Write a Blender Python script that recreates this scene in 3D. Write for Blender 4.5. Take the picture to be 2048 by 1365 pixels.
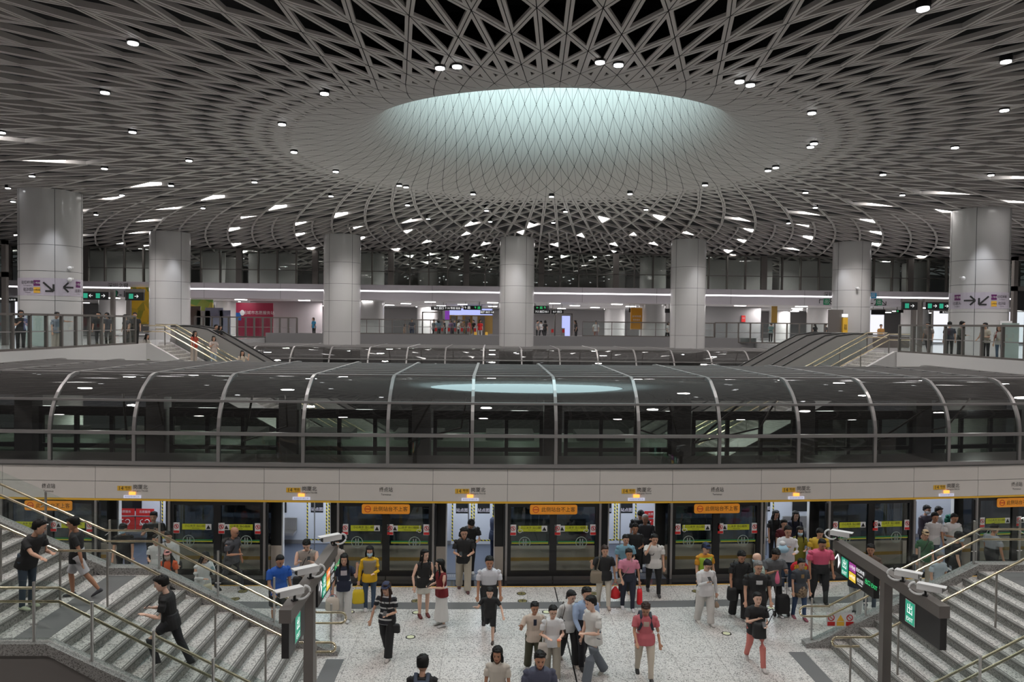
import bpy, math, random
import numpy as np
from mathutils import Matrix, Vector
random.seed(7)
for o in list(bpy.data.objects): bpy.data.objects.remove(o)
SC = bpy.context.scene; C = SC.collection
PI = math.pi
# ------------------------------------------------------------------ camera (frame 2048 x 1365)
FPX = 1500.0; CAMZ = 7.2; VPX, VPY, ROLL = 985.0, 647.0, 0.0115
dy = np.array([VPX-1024, 682.5-VPY, -FPX]); dy /= np.linalg.norm(dy)
cz = -(math.sin(ROLL)*dy[0]+math.cos(ROLL)*dy[1])/dy[2]
dz = np.array([math.sin(ROLL), math.cos(ROLL), cz]); dz /= np.linalg.norm(dz)
dx = np.cross(dy, dz)
RW = np.array([dx, dy, dz])            # rows: world axes in camera coordinates -> maps camera vectors to world
cam = bpy.data.cameras.new('camera'); cam.lens = FPX/2048*36; cam.sensor_width = 36; cam.clip_end = 400; cam.clip_start = .1
camo = bpy.data.objects.new('camera', cam); C.objects.link(camo)
M4 = Matrix.Identity(4)
for i in range(3):
    for j in range(3): M4[i][j] = RW[i][j]
M4[2][3] = CAMZ
camo.matrix_world = M4
SC.camera = camo
SC.view_settings.view_transform = 'Standard'; SC.view_settings.look = 'None'
SC.view_settings.gamma = 1.0; SC.view_settings.use_curve_mapping = False
SC.view_settings.exposure = -0.14
SC.cycles.max_bounces = 7; SC.cycles.diffuse_bounces = 3; SC.cycles.glossy_bounces = 3
SC.cycles.transmission_bounces = 4; SC.cycles.transparent_max_bounces = 14
SC.cycles.caustics_reflective = False; SC.cycles.caustics_refractive = False
SC.cycles.sample_clamp_indirect = 4.0
SC.cycles.use_denoising = True
SC.cycles.use_adaptive_sampling = True; SC.cycles.adaptive_threshold = 0.03
W = bpy.data.worlds.new('world'); SC.world = W; W.use_nodes = True
W.node_tree.nodes['Background'].inputs[0].default_value = (.80, .82, .86, 1)
W.node_tree.nodes['Background'].inputs[1].default_value = 0.08

def ray(px, py):
    d = np.array([px-1024, 682.5-py, -FPX]); return RW @ d
def PZ(px, py, z=0.0):
    d = ray(px, py); t = (z-CAMZ)/d[2]; return (d[0]*t, d[1]*t, z)
def PY(px, py, y):
    d = ray(px, py); t = y/d[1]; return (d[0]*t, y, CAMZ+d[2]*t)
def proj(p):
    v = RW.T @ np.array([p[0], p[1], p[2]-CAMZ])
    return (1024+FPX*v[0]/-v[2], 682.5-FPX*v[1]/-v[2])
def bend(x):
    return (.0040 if x > -1.5 else .0018)*(x+1.5)**2
def bendrot(x):
    return math.atan(2*(.0040 if x > -1.5 else .0018)*(x+1.5))

# ------------------------------------------------------------------ lamps that light the hall
def add_light(kind, loc, power, color=(1, 1, 1), size=.3, rot=(0, 0, 0), angle=150, blend=.6):
    l = bpy.data.lights.new('hall_light', kind); l.energy = power; l.color = color
    if kind == 'AREA': l.shape = 'DISK'; l.size = size
    else: l.shadow_soft_size = size
    if kind == 'SPOT': l.spot_size = math.radians(angle); l.spot_blend = blend
    o = bpy.data.objects.new('hall_light', l); o.location = loc; o.rotation_euler = rot; C.objects.link(o); return o
FUN = (2.0, 26.7)                       # centre of the round skylight
for ix in range(-3, 5):
    for iy in range(0, 7):
        x, y = ix*8.0, 5+iy*8.5
        if math.hypot(x-FUN[0], y-FUN[1]) < 7.5: continue
        add_light('SPOT', (x, y, 12.95), 980, (1, .95, .92), .25, (0, 0, 0), 150, .8)
for ix in range(-4, 5):                 # low ceiling of the far concourse, then added spots above it
    add_light('AREA', (ix*8+1, 68, 8.9), 230, (1, .95, .94), 1.6)
    add_light('AREA', (ix*8+1, 82, 8.9), 260, (1, .95, .94), 1.6)
    add_light('SPOT', (ix*8+1, 63.6, 12.9), 330, (1, .97, .95), .3, (0, 0, 0), 150, .8)  # unseen spots added to brighten the pale walls behind the clerestory
    add_light('SPOT', (ix*8+1, 74, 12.9), 900, (1, .97, .95), .3, (0, 0, 0), 150, .8)  # added fill for the lattice beyond the beam, no visible fitting

# ------------------------------------------------------------------ materials
def nt(name):
    m = bpy.data.materials.new(name); m.use_nodes = True
    return m, m.node_tree, m.node_tree.nodes['Principled BSDF']
def mat(name, col, rough=.6, metal=0.0, emit=None, es=0.0, noise=0.0, nscale=20, spec=.5):
    m, t, b = nt(name)
    b.inputs['Base Color'].default_value = (*col, 1); b.inputs['Roughness'].default_value = rough
    b.inputs['Metallic'].default_value = metal; b.inputs['Specular IOR Level'].default_value = spec
    if emit: b.inputs['Emission Color'].default_value = (*emit, 1); b.inputs['Emission Strength'].default_value = es
    if noise:
        n = t.nodes.new('ShaderNodeTexNoise'); n.inputs['Scale'].default_value = nscale; n.inputs['Detail'].default_value = 3
        g = t.nodes.new('ShaderNodeNewGeometry'); t.links.new(g.outputs['Position'], n.inputs['Vector'])
        r = t.nodes.new('ShaderNodeMapRange'); r.inputs['To Min'].default_value = 1-noise; r.inputs['To Max'].default_value = 1+noise
        x = t.nodes.new('ShaderNodeVectorMath'); x.operation = 'SCALE'; x.inputs[0].default_value = col
        t.links.new(n.outputs['Fac'], r.inputs['Value']); t.links.new(r.outputs[0], x.inputs['Scale']); t.links.new(x.outputs[0], b.inputs['Base Color'])
    m.diffuse_color = (*col, 1); return m
def speckle(name, light, dark, scale=60, amount=.5, rough=.35, tile=None):
    m, t, b = nt(name); g = t.nodes.new('ShaderNodeNewGeometry')
    v = t.nodes.new('ShaderNodeTexVoronoi'); v.inputs['Scale'].default_value = scale; t.links.new(g.outputs['Position'], v.inputs['Vector'])
    s = t.nodes.new('ShaderNodeSeparateColor'); t.links.new(v.outputs['Color'], s.inputs[0])
    r = t.nodes.new('ShaderNodeValToRGB'); e = r.color_ramp.elements
    e[0].position = 0; e[0].color = (*dark, 1); e[1].position = amount; e[1].color = (*light, 1)
    k = e.new(amount*.55); k.color = (*[a*.6+c*.4 for a, c in zip(light, dark)], 1)
    t.links.new(s.outputs[0], r.inputs[0]); out = r.outputs[0]
    if tile:
        w = t.nodes.new('ShaderNodeTexBrick'); w.offset = 0; w.inputs['Scale'].default_value = 1
        w.inputs['Brick Width'].default_value = tile[0]; w.inputs['Row Height'].default_value = tile[1]; w.inputs['Mortar Size'].default_value = .006
        w.inputs['Color1'].default_value = (1, 1, 1, 1); w.inputs['Color2'].default_value = (.93, .93, .93, 1); w.inputs['Mortar'].default_value = (.55, .55, .55, 1)
        t.links.new(g.outputs['Position'], w.inputs['Vector'])
        mx = t.nodes.new('ShaderNodeMix'); mx.data_type = 'RGBA'; mx.blend_type = 'MULTIPLY'; mx.inputs[0].default_value = 1
        t.links.new(out, mx.inputs[6]); t.links.new(w.outputs['Color'], mx.inputs[7]); out = mx.outputs[2]
    t.links.new(out, b.inputs['Base Color']); b.inputs['Roughness'].default_value = rough
    return m
def glass(name, tint, refl=1.45, rough=.02, gcol=(1, 1, 1), haze=0.0, hcol=(.5, .5, .5)):
    m = bpy.data.materials.new(name); m.use_nodes = True; t = m.node_tree; t.nodes.clear()
    o = t.nodes.new('ShaderNodeOutputMaterial'); a = t.nodes.new('ShaderNodeBsdfTransparent'); a.inputs[0].default_value = (*tint, 1)
    b = t.nodes.new('ShaderNodeBsdfGlossy'); b.inputs['Roughness'].default_value = rough; b.inputs[0].default_value = (*gcol, 1)
    lw = t.nodes.new('ShaderNodeLayerWeight'); lw.inputs[0].default_value = .5
    pw = t.nodes.new('ShaderNodeMath'); pw.operation = 'POWER'; pw.inputs[1].default_value = 5; t.links.new(lw.outputs['Facing'], pw.inputs[0])
    f0 = ((refl-1)/(refl+1))**2; f = t.nodes.new('ShaderNodeMath'); f.operation = 'MULTIPLY_ADD'; f.inputs[1].default_value = 1-f0; f.inputs[2].default_value = f0; t.links.new(pw.outputs[0], f.inputs[0])
    x = t.nodes.new('ShaderNodeMixShader'); src = a.outputs[0]
    if haze:
        d = t.nodes.new('ShaderNodeBsdfDiffuse'); d.inputs[0].default_value = (*hcol, 1)
        h = t.nodes.new('ShaderNodeMixShader'); h.inputs[0].default_value = haze
        t.links.new(src, h.inputs[1]); t.links.new(d.outputs[0], h.inputs[2]); src = h.outputs[0]
    t.links.new(f.outputs[0], x.inputs[0]); t.links.new(src, x.inputs[1]); t.links.new(b.outputs[0], x.inputs[2])
    t.links.new(x.outputs[0], o.inputs[0]); return m
def emis(name, col, s):
    return mat(name, (0, 0, 0), .5, 0, col, s)
def stripes(name, c1, c2, scale, axis='X', rough=.5, metal=0, duty=.5):
    m, t, b = nt(name); g = t.nodes.new('ShaderNodeNewGeometry'); s = t.nodes.new('ShaderNodeSeparateXYZ'); t.links.new(g.outputs['Position'], s.inputs[0])
    q = t.nodes.new('ShaderNodeMath'); q.operation = 'MULTIPLY'; q.inputs[1].default_value = scale
    if axis == 'D':
        ad = t.nodes.new('ShaderNodeMath'); ad.operation = 'ADD'; t.links.new(s.outputs[0], ad.inputs[0]); t.links.new(s.outputs[2], ad.inputs[1]); t.links.new(ad.outputs[0], q.inputs[0])
    else: t.links.new(s.outputs['XYZ'.index(axis)], q.inputs[0])
    fr = t.nodes.new('ShaderNodeMath'); fr.operation = 'FRACT'; t.links.new(q.outputs[0], fr.inputs[0])
    gt = t.nodes.new('ShaderNodeMath'); gt.operation = 'GREATER_THAN'; gt.inputs[1].default_value = duty; t.links.new(fr.outputs[0], gt.inputs[0])
    mx = t.nodes.new('ShaderNodeMix'); mx.data_type = 'RGBA'; mx.inputs[6].default_value = (*c1, 1); mx.inputs[7].default_value = (*c2, 1)
    t.links.new(gt.outputs[0], mx.inputs[0]); t.links.new(mx.outputs[2], b.inputs['Base Color']); b.inputs['Roughness'].default_value = rough; b.inputs['Metallic'].default_value = metal
    return m
M = {}
M['floor'] = speckle('terrazzo_floor', (.68, .655, .63), (.10, .095, .09), 52, .42, .32, (1.0, 1.0))
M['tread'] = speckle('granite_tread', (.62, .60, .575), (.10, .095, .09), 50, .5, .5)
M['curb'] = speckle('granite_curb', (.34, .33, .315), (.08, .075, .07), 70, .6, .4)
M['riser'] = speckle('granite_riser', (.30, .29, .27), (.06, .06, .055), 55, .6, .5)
M['nosing'] = mat('nosing_strip', (.16, .155, .145), .6)
M['tactile'] = mat('tactile_grey', (.13, .13, .13), .6)
M['lattice'] = mat('ceiling_white_aluminium', (.50, .47, .45), .5)
M['dark'] = mat('plenum_black', (.004, .004, .005), .9)
M['column'] = mat('column_enamel', (.56, .55, .545), .16, noise=.03, nscale=.6)
M['joint'] = mat('joint_dark', (.12, .12, .12), .7)
M['fascia'] = mat('fascia_panel', (.70, .66, .62), .35, noise=.03, nscale=2)
M['concrete'] = mat('concrete', (.20, .195, .19), .85, noise=.25, nscale=2)
M['darkconc'] = mat('dark_concrete', (.06, .06, .06), .9, noise=.2, nscale=2)
M['alum'] = mat('grey_aluminium', (.30, .285, .28), .38, .4)
M['bronze'] = mat('bronze_steel', (.16, .145, .135), .42, .35)
M['post'] = mat('brushed_steel_post', (.36, .34, .32), .32, .8)
M['gold'] = mat('champagne_handrail', (.72, .62, .44), .24, .95)
M['steel'] = mat('stainless_steel', (.55, .54, .53), .28, .95)
M['black'] = mat('black_frame', (.012, .012, .013), .35)
M['rubber'] = mat('black_rubber', (.02, .02, .02), .5)
M['blackgloss'] = mat('black_polished_threshold', (.02, .02, .022), .12)
M['tglass'] = glass('tinted_tunnel_glass', (.40, .405, .40), 1.6, .012, haze=.035, hcol=(.35, .33, .32))  # faint diffuse haze mixed in for reflected ceiling grey
M['tglass2'] = glass('tinted_hazed_glass', (.36, .365, .36), 1.7, .02, haze=.13, hcol=(.36, .34, .33))  # stronger haze on the upper panes, painting in the grey ceiling reflection
M['cglass'] = glass('clear_glass', (.92, .955, .945), 1.38, .01)
M['wglass'] = glass('clerestory_glass', (.84, .88, .85), 1.7, .02)
M['dglass'] = glass('door_glass', (.88, .91, .89), 1.4, .01)
M['white'] = mat('white_paint', (.75, .75, .75), .45)
M['offwhite'] = mat('pale_wall', (.55, .53, .53), .5, noise=.03, nscale=.5)
M['greywall'] = mat('grey_wall_panel', (.22, .215, .22), .5)
M['yellow'] = mat('yellow', (.85, .50, .05), .45)
M['orange'] = mat('sign_orange', (.85, .32, .03), .45, emit=(.85, .30, .02), es=.12)
M['red'] = mat('sign_red', (.55, .02, .02), .5)
M['lime'] = mat('lime_sticker', (.55, .60, .03), .5)
M['green'] = mat('sign_green', (.01, .17, .10), .45)
M['greenlit'] = mat('lit_green', (.01, .2, .12), .45, emit=(.03, .42, .26), es=.6)
M['whitelit'] = emis('lit_white', (1, 1, 1), 1.3)
M['lamp'] = emis('lamp_white', (1, .97, .95), 14)
M['lampr'] = emis('lamp_round', (.97, .98, 1), 12)
M['striplamp'] = emis('strip_lamp', (1, .95, 1), 5)
M['amber'] = emis('amber_lamp', (1, .35, .06), 2.2)
M['led'] = emis('led_plate', (.72, .72, .88), .8)
M['signink'] = mat('sign_ink', (.02, .02, .02), .6)
M['blueink'] = mat('blue_ink', (.1, .15, .5), .6)
M['cream'] = mat('train_cream', (.52, .46, .40), .3)
M['traingold'] = mat('train_gold_wave', (.45, .27, .06), .35)
M['trainband'] = mat('train_window_band', (.015, .017, .02), .08)
M['trainfloor'] = mat('train_floor_blue', (.085, .10, .14), .4)
M['trainwall'] = mat('train_wall_white', (.62, .65, .72), .35)
M['hazard'] = stripes('hazard_stripes', (.8, .65, .02), (.02, .02, .02), 9, 'D')
M['purple'] = mat('line_purple', (.13, .02, .12), .5)
M['lineyellow'] = mat('line_yellow', (.80, .45, .05), .5)
M['maroon'] = mat('maroon', (.35, .02, .06), .5)
M['blue'] = mat('banner_blue', (.02, .12, .40), .5)
M['slat'] = mat('roof_slat', (.36, .35, .345), .4, .3)
M['skylight'] = emis('skylight_daylight', (.62, .88, .92), 9.5)
M['led_blue'] = emis('screen_blue', (.45, .5, .95), 1.2)
M['led_violet'] = emis('screen_violet', (.25, .05, .45), .8)

# ------------------------------------------------------------------ mesh helpers
class MB:
    def __init__(s): s.v = []; s.f = []; s.m = []
    def poly(s, pts, m=0):
        n = len(s.v); s.v += [tuple(p) for p in pts]; s.f.append(tuple(range(n, n+len(pts)))); s.m.append(m)
    def box(s, x0, x1, y0, y1, z0, z1, m=0):
        n = len(s.v)
        s.v += [(x0, y0, z0), (x1, y0, z0), (x1, y1, z0), (x0, y1, z0), (x0, y0, z1), (x1, y0, z1), (x1, y1, z1), (x0, y1, z1)]
        s.f += [tuple(n+i for i in q) for q in ((0, 3, 2, 1), (4, 5, 6, 7), (0, 1, 5, 4), (1, 2, 6, 5), (2, 3, 7, 6), (3, 0, 4, 7))]; s.m += [m]*6
    def lbox(s, x0, x1, y0, y1, z0, z1, m=0, step=1.2):
        s.loft([[(x, y0, z0), (x, y1, z0), (x, y1, z1), (x, y0, z1)] for x in np.linspace(x0, x1, max(2, int((x1-x0)/step)+2))], m)
    def loft(s, rings, m=0, cap=True, closed=True):
        n = len(s.v); k = len(rings[0])
        for r in rings: s.v += [tuple(p) for p in r]
        for i in range(len(rings)-1):
            for j in range(k if closed else k-1):
                a = n+i*k+j; b = n+i*k+(j+1) % k
                s.f.append((a, b, b+k, a+k)); s.m.append(m)
        if cap and closed:
            s.f.append(tuple(n+j for j in reversed(range(k)))); s.m.append(m)
            s.f.append(tuple(n+(len(rings)-1)*k+j for j in range(k))); s.m.append(m)
    def tube(s, path, r, seg=8, m=0, cap=True):
        P = [np.array(p, float) for p in path]; rings = []
        rr = r if hasattr(r, '__len__') else [r]*len(P)
        for i, p in enumerate(P):
            d = (P[min(i+1, len(P)-1)]-P[max(i-1, 0)]); L = np.linalg.norm(d); d = d/L if L > 1e-9 else np.array([0, 0, 1.])
            up = np.array([0, 0, 1.]) if abs(d[2]) < .95 else np.array([0, 1., 0])
            a = np.cross(d, up); a /= np.linalg.norm(a); b = np.cross(a, d)
            q = rr[i]; qa, qb = q if hasattr(q, '__len__') else (q, q)
            rings.append([p+a*math.cos(t)*qa+b*math.sin(t)*qb for t in np.linspace(0, 2*PI, seg, endpoint=False)])
        s.loft(rings, m, cap)
    def cyl(s, x, y, z0, z1, r, seg=24, m=0, r2=None):
        r2 = r if r2 is None else r2
        s.loft([[(x+q*math.cos(t), y+q*math.sin(t), z) for t in np.linspace(0, 2*PI, seg, endpoint=False)] for z, q in ((z0, r), (z1, r2))], m)
    def ball(s, c, r, m=0, seg=10, rings=7):
        r = r if hasattr(r, '__len__') else (r, r, r); R = []
        for i in range(rings+1):
            t = PI*i/rings; q = max(math.sin(t), .02)
            R.append([(c[0]+r[0]*q*math.cos(a), c[1]+r[1]*q*math.sin(a), c[2]-r[2]*math.cos(t)) for a in np.linspace(0, 2*PI, seg, endpoint=False)])
        s.loft(R, m)
    def prism(s, pts, y0, y1, m=0):          # (x,z) outline extruded along y
        s.loft([[(p[0], y, p[1]) for p in pts] for y in (y0, y1)], m)
    def mesh(s, name, mats, bent=False, smooth=False):
        v = np.array(s.v, float)
        if bent: v[:, 1] += np.array([bend(x) for x in v[:, 0]])
        me = bpy.data.meshes.new(name); me.from_pydata(v.tolist(), [], s.f)
        for k in (mats if isinstance(mats, (list, tuple)) else [mats]): me.materials.append(k)
        me.polygons.foreach_set('material_index', s.m)
        if smooth: me.polygons.foreach_set('use_smooth', [True]*len(s.f))
        me.update(); return me
    def obj(s, name, mats, parent=None, bent=False, smooth=False, loc=None, **kw):
        o = bpy.data.objects.new(name, s.mesh(name, mats, bent, smooth)); C.objects.link(o)
        if parent is not None: o.parent = parent
        if loc is not None: o.location = loc
        for k, x in kw.items(): o[k] = x
        return o
def thing(name, label, cat, loc=(0, 0, 0), rz=0, group=None):
    o = bpy.data.objects.new(name, None); C.objects.link(o); o.location = loc; o.rotation_euler = (0, 0, rz); o.empty_display_size = .1
    o['label'] = label; o['category'] = cat
    if group: o['group'] = group
    return o
def tag(o, label, cat, group=None):
    o['label'] = label; o['category'] = cat
    if group: o['group'] = group
    return o
def struct(mb, name, mats, **kw):
    o = mb.obj(name, mats, **kw); o['kind'] = 'structure'; return o
KIDS = {}
def copy_tree(o, parent=None):
    c = o.copy(); C.objects.link(c); c.parent = parent
    for ch in list(o.children): copy_tree(ch, c)
    return c
TXT = {}
def text_mesh(s, size, m):
    k = (s, size, m.name)
    if k not in TXT:
        cu = bpy.data.curves.new('lettering', 'FONT'); cu.body = s; cu.size = size; cu.align_x = 'CENTER'; cu.align_y = 'CENTER'; cu.resolution_u = 2
        cu.space_line = .9
        o = bpy.data.objects.new('lettering', cu); me = bpy.data.meshes.new_from_object(o); bpy.data.objects.remove(o); me.materials.clear(); me.materials.append(m)
        me.name = 'lettering'; TXT[k] = me
    return TXT[k]
def text(s, size, m, loc, parent=None, rot=(PI/2, 0, 0), name='lettering', w=None):
    me = text_mesh(s, size, m); o = bpy.data.objects.new(name, me); C.objects.link(o)
    if parent is not None: o.parent = parent
    o.location = loc; o.rotation_euler = rot
    if w:
        xs = [v.co.x for v in me.vertices]; L = (max(xs)-min(xs)) if xs else 1
        o.scale = (w/L, 1, 1)
    return o
def at_bend(x, y, z=0):
    return (x, y+bend(x), z)
# ================================================================== ceiling lattice around the round skylight
ZC = 13.1; NR = 64
prof = [(5.05, 20.6), (5.05, 19.9), (5.05, 19.2), (5.05, 18.5), (5.05, 17.8), (5.08, 17.1), (5.12, 16.45), (5.2, 15.8), (5.36, 15.15), (5.62, 14.55), (6.0, 14.02), (6.48, 13.62), (7.05, 13.36), (7.65, 13.2), (8.3, ZC+.02)]
r = 8.9; outr = [8.95, 9.6, 10.42, 11.4]
q = 11.4
while q < 78: q += q*min(.15, .108+max(0, q-12)*.006); outr.append(q)
rings = prof+[(a, ZC) for a in outr]; NIN = len(prof)-1
def node(i, j2):                         # j2 counts half steps
    a = 2*PI*(j2/2.0)/NR + .049; rr, z = rings[i]
    return np.array([FUN[0]+rr*math.sin(a), FUN[1]-rr*math.cos(a), z])
pcells = []
cells = []                                # (ring, three points)
for i in range(len(rings)-2):
    for j in range(NR):
        j2 = 2*j+(i % 2)
        a, c, l, rt = node(i, j2), node(i+2, j2), node(i+1, j2-1), node(i+1, j2+1)
        if i+1 > NIN and rings[i+1][1] is ZC and rings[i+1][0] > 21.5:
            for tri_ in ((a, c, rt), (c, a, l)):
                m_ = [(tri_[k]+tri_[(k+1) % 3])/2 for k in range(3)]
                cells += [(i+1, tri_[0], m_[0], m_[2]), (i+1, m_[0], tri_[1], m_[1]), (i+1, m_[2], m_[1], tri_[2]), (i+1, m_[0], m_[1], m_[2])]
            continue
        if i+1 <= NIN:
            pcells += [((i, j2), (i+2, j2), (i+1, j2+1)), ((i+2, j2), (i, j2), (i+1, j2-1))]; continue
        cells.append((i+1, a, c, rt)); cells.append((i+1, c, a, l))
def inset(a, b, c, w):
    A, B, Cc = np.linalg.norm(b-c), np.linalg.norm(c-a), np.linalg.norm(a-b); P = A+B+Cc
    I = (A*a+B*b+Cc*c)/P; ar = np.linalg.norm(np.cross(b-a, c-a))/2; ri = 2*ar/P
    k = max(0, 1-w/ri); return [I+(p-I)*k for p in (a, b, c)], ri
lat = MB(); fun = MB(); holes = []
rarr = np.array(rings)
def cr(s_):                              # smooth profile through the ring radii
    k = min(max(int(s_), 0), len(rings)-2); u = s_-k; P_ = [rarr[min(max(k+d, 0), len(rings)-1)] for d in (-1, 0, 1, 2)]
    return .5*((2*P_[1])+(-P_[0]+P_[2])*u+(2*P_[0]-5*P_[1]+4*P_[2]-P_[3])*u*u+(-P_[0]+3*P_[1]-3*P_[2]+P_[3])*u**3)
def surf(s_, j2):
    rr, z = cr(s_); a = PI*j2/NR+.049
    return (FUN[0]+rr*math.sin(a), FUN[1]-rr*math.cos(a), z)
NS = 4
for tri_ in pcells:
    A_, B_, C_ = (np.array(q_, float) for q_ in tri_); cen = (A_+B_+C_)/3; A_, B_, C_ = (cen+(q_-cen)*.955 for q_ in (A_, B_, C_))
    n0 = len(fun.v); idx = {}
    for u_ in range(NS+1):
        for v_ in range(NS+1-u_):
            idx[u_, v_] = n0+len(idx); q_ = A_+(B_-A_)*u_/NS+(C_-A_)*v_/NS; fun.v.append(surf(q_[0], q_[1]))
    for u_ in range(NS):
        for v_ in range(NS-u_):
            fun.f.append((idx[u_, v_], idx[u_+1, v_], idx[u_, v_+1])); fun.m.append(0)
            if u_+v_ < NS-1: fun.f.append((idx[u_+1, v_], idx[u_+1, v_+1], idx[u_, v_+1])); fun.m.append(0)
for (i, a, b, c) in cells:
    cen = (a+b+c)/3
    outer, ri = inset(a, b, c, .009)
    if i <= NIN:
        w = 99
    else:
        w = max(.078, .155-.03*(i-NIN-1)) if rings[i][0] < 14 else max(.05, .078-(rings[i][0]-14)*.003)
        dp = float(np.interp(rings[i][0], [8, 11, 16], [.03, .04, .13]))
    n = np.cross(b-a, c-a); n /= np.linalg.norm(n)
    if n[2] < 0: n = -n
    tgt = fun if i <= NIN else lat
    if w >= ri*.92:
        tgt.poly(outer); continue
    inner, _ = inset(a, b, c, w)
    top = [p+np.array([0, 0, dp]) for p in inner]; otop = [p+np.array([0, 0, dp]) for p in outer]
    for k in range(3):
        k2 = (k+1) % 3
        tgt.poly([outer[k], outer[k2], inner[k2], inner[k]])
        tgt.poly([inner[k], inner[k2], top[k2], top[k]])
    hc = (inner[0]+inner[1]+inner[2])/3
    if i >= NIN+8 or hc[1] > 2: holes.append((proj(hc) if hc[1] > 2 else (-999, -999), hc, inner, i))
o = struct(lat, 'ceiling', M['lattice'])
lin = MB(); lin.loft([[(FUN[0]+(rr_+.07)*math.sin(t), FUN[1]-(rr_+.07)*math.cos(t), zz_+.07) for t in np.linspace(0, 2*PI, 128, endpoint=False)] for rr_, zz_ in prof+[(8.9, ZC)]], 0, cap=False)
struct(lin, 'ceiling', M['dark'])  # added dark liner that blocks skylight leaking through the funnel seams
tag(fun.obj('skylight_funnel', M['lattice'], smooth=True), 'smooth white funnel of triangular panels rising to the round skylight', 'skylight funnel')
pl = MB()
R = 90; seg = 96
ring_o = [(FUN[0]+R*math.sin(t), FUN[1]-R*math.cos(t), 15.3) for t in np.linspace(0, 2*PI, seg, endpoint=False)]
ring_i = [(FUN[0]+7.6*math.sin(t), FUN[1]-7.6*math.cos(t), 15.3) for t in np.linspace(0, 2*PI, seg, endpoint=False)]
ring_u = [(FUN[0]+5.06*math.sin(t), FUN[1]-5.06*math.cos(t), 20.62) for t in np.linspace(0, 2*PI, seg, endpoint=False)]
pl.loft([ring_o, ring_i, ring_u], 0, cap=False)
struct(pl, 'ceiling', M['dark'])
sk = MB(); sk.poly([(FUN[0]+5.08*math.sin(t), FUN[1]-5.08*math.cos(t), 20.6) for t in np.linspace(0, 2*PI, 64, endpoint=False)])
tag(sk.obj('skylight_glass', M['skylight']), 'bright round skylight glazing at the top of the ceiling funnel', 'skylight')

TRI = [(41,278.6),(171,328),(306,364.7),(213.6,398),(439,392),(348,420),(165,425),(474,435),(317,445),(462,460),(289,469),(177,473),(14.5,472),(476,484),(224,491),(269,500),(33,499),(500,501),
(569,412),(593,447),(597,470.5),(625.5,493),(520.6,510),(696,426),(708,456.5),(727.6,478.6),(822,436),(821.5,463),(932,468),(949,442),(852,484),(976,488),(796,503.5),(821,512),(866,506),(858,523),(917,515),(957,508),
(1072,446),(1198.6,445),(1326,441),(1043,469),(1154,470.5),(1267,469.5),(1378,467),(1099,489.5),(1224,489.5),(1306.6,487.7),(1478,482.7),(1139.8,510.6),(1106,517),(1201,517),(1232,510),(1452.6,503.5),(1472,514),
(1723,404),(1589,422),(1454,433),(1495,460),(1614.6,452),(1616,476),(1575,499.7),(1743,441),(1759,466.5),(1759,490),(1879.5,424),(2029,403),(1893.7,496),(1838,511.7),(1773.5,525.6),(2014.6,344),(1865,378.7)]
used = set()
def nearest_hole(p, maxd=60):
    best = None
    for k, (pp, hc, inner, i) in enumerate(holes):
        if k in used: continue
        d = abs(pp[0]-p[0])*.6+abs(pp[1]-p[1])
        if d < maxd and (best is None or d < best[0]): best = (d, k)
    if best: used.add(best[1]); return holes[best[1]]
    return None
for p in TRI:
    h = nearest_hole(p)
    if not h: continue
    _, hc, inner, i = h
    mb = MB(); tri = [q-hc for q in inner]
    # a lamp box fills one corner of the cell
    k = 1.0
    e_ = max(tri, key=lambda q: min(np.linalg.norm(q-w_) for w_ in tri if w_ is not q)); sf = min(.90, 1.0/max(np.linalg.norm(q) for q in tri)); pts = [(q*.95-e_*.9)*sf+e_*.9 for q in tri]
    mb.loft([[q+np.array([0, 0, z]) for q in pts] for z in (.02, .12)])
    o = mb.obj('triangular_ceiling_lamp', M['lamp'], loc=tuple(hc))
    tag(o, 'lit white triangular lamp panel set in a cell of the lattice ceiling', 'ceiling lamp', 'triangular lamp panels in the lattice ceiling')
RND = [(266,87),(210,186),(265,265),(3.4,266),(378,322),(64,353),(209,338),(342,372),(16,377),(509,365),(244,391),(406,417),(192,430),(26,404),(662,393),(564,249.5),(588,305),(671.5,344),(649,188),
(880,137),(914,134),(1200,125.5),(1237,131),(798.5,372),(812,375),(946,389),(1103,394),(1260,388.5),(815,411),(973,422),(1131,424),(1292,420),(856.5,438.5),(980.6,444),(1106.5,446),
(1846,18.6),(2012,124),(2008.6,221.5),(1910,296),(1479,164),(1500.5,171),(1623.6,227),(1628,288),(1621,294.7),(1551.5,336),(1536,342),(1410,371),(1766,350),(1804.6,391),(1611,386),(1630.6,416),(1577,447),(1982,351)]
lampsrc = None
for p in RND:
    rr = ray(*p); t = (ZC-.06-CAMZ)/rr[2]; x, y = rr[0]*t, rr[1]*t
    if lampsrc is None:
        lampsrc = thing('round_downlight', 'round dark can downlight with a lit lens under the lattice ceiling', 'ceiling lamp', (x, y, ZC), 0, 'round downlights under the lattice ceiling')
        mb = MB(); mb.cyl(0, 0, -.05, .26, .13, 20); mb.obj('lamp_can', M['black'], lampsrc)
        mb = MB(); mb.cyl(0, 0, -.075, -.052, .105, 20); mb.obj('lens', M['lampr'], lampsrc)
    else:
        c = copy_tree(lampsrc); c.location = (x, y, ZC)

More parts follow.
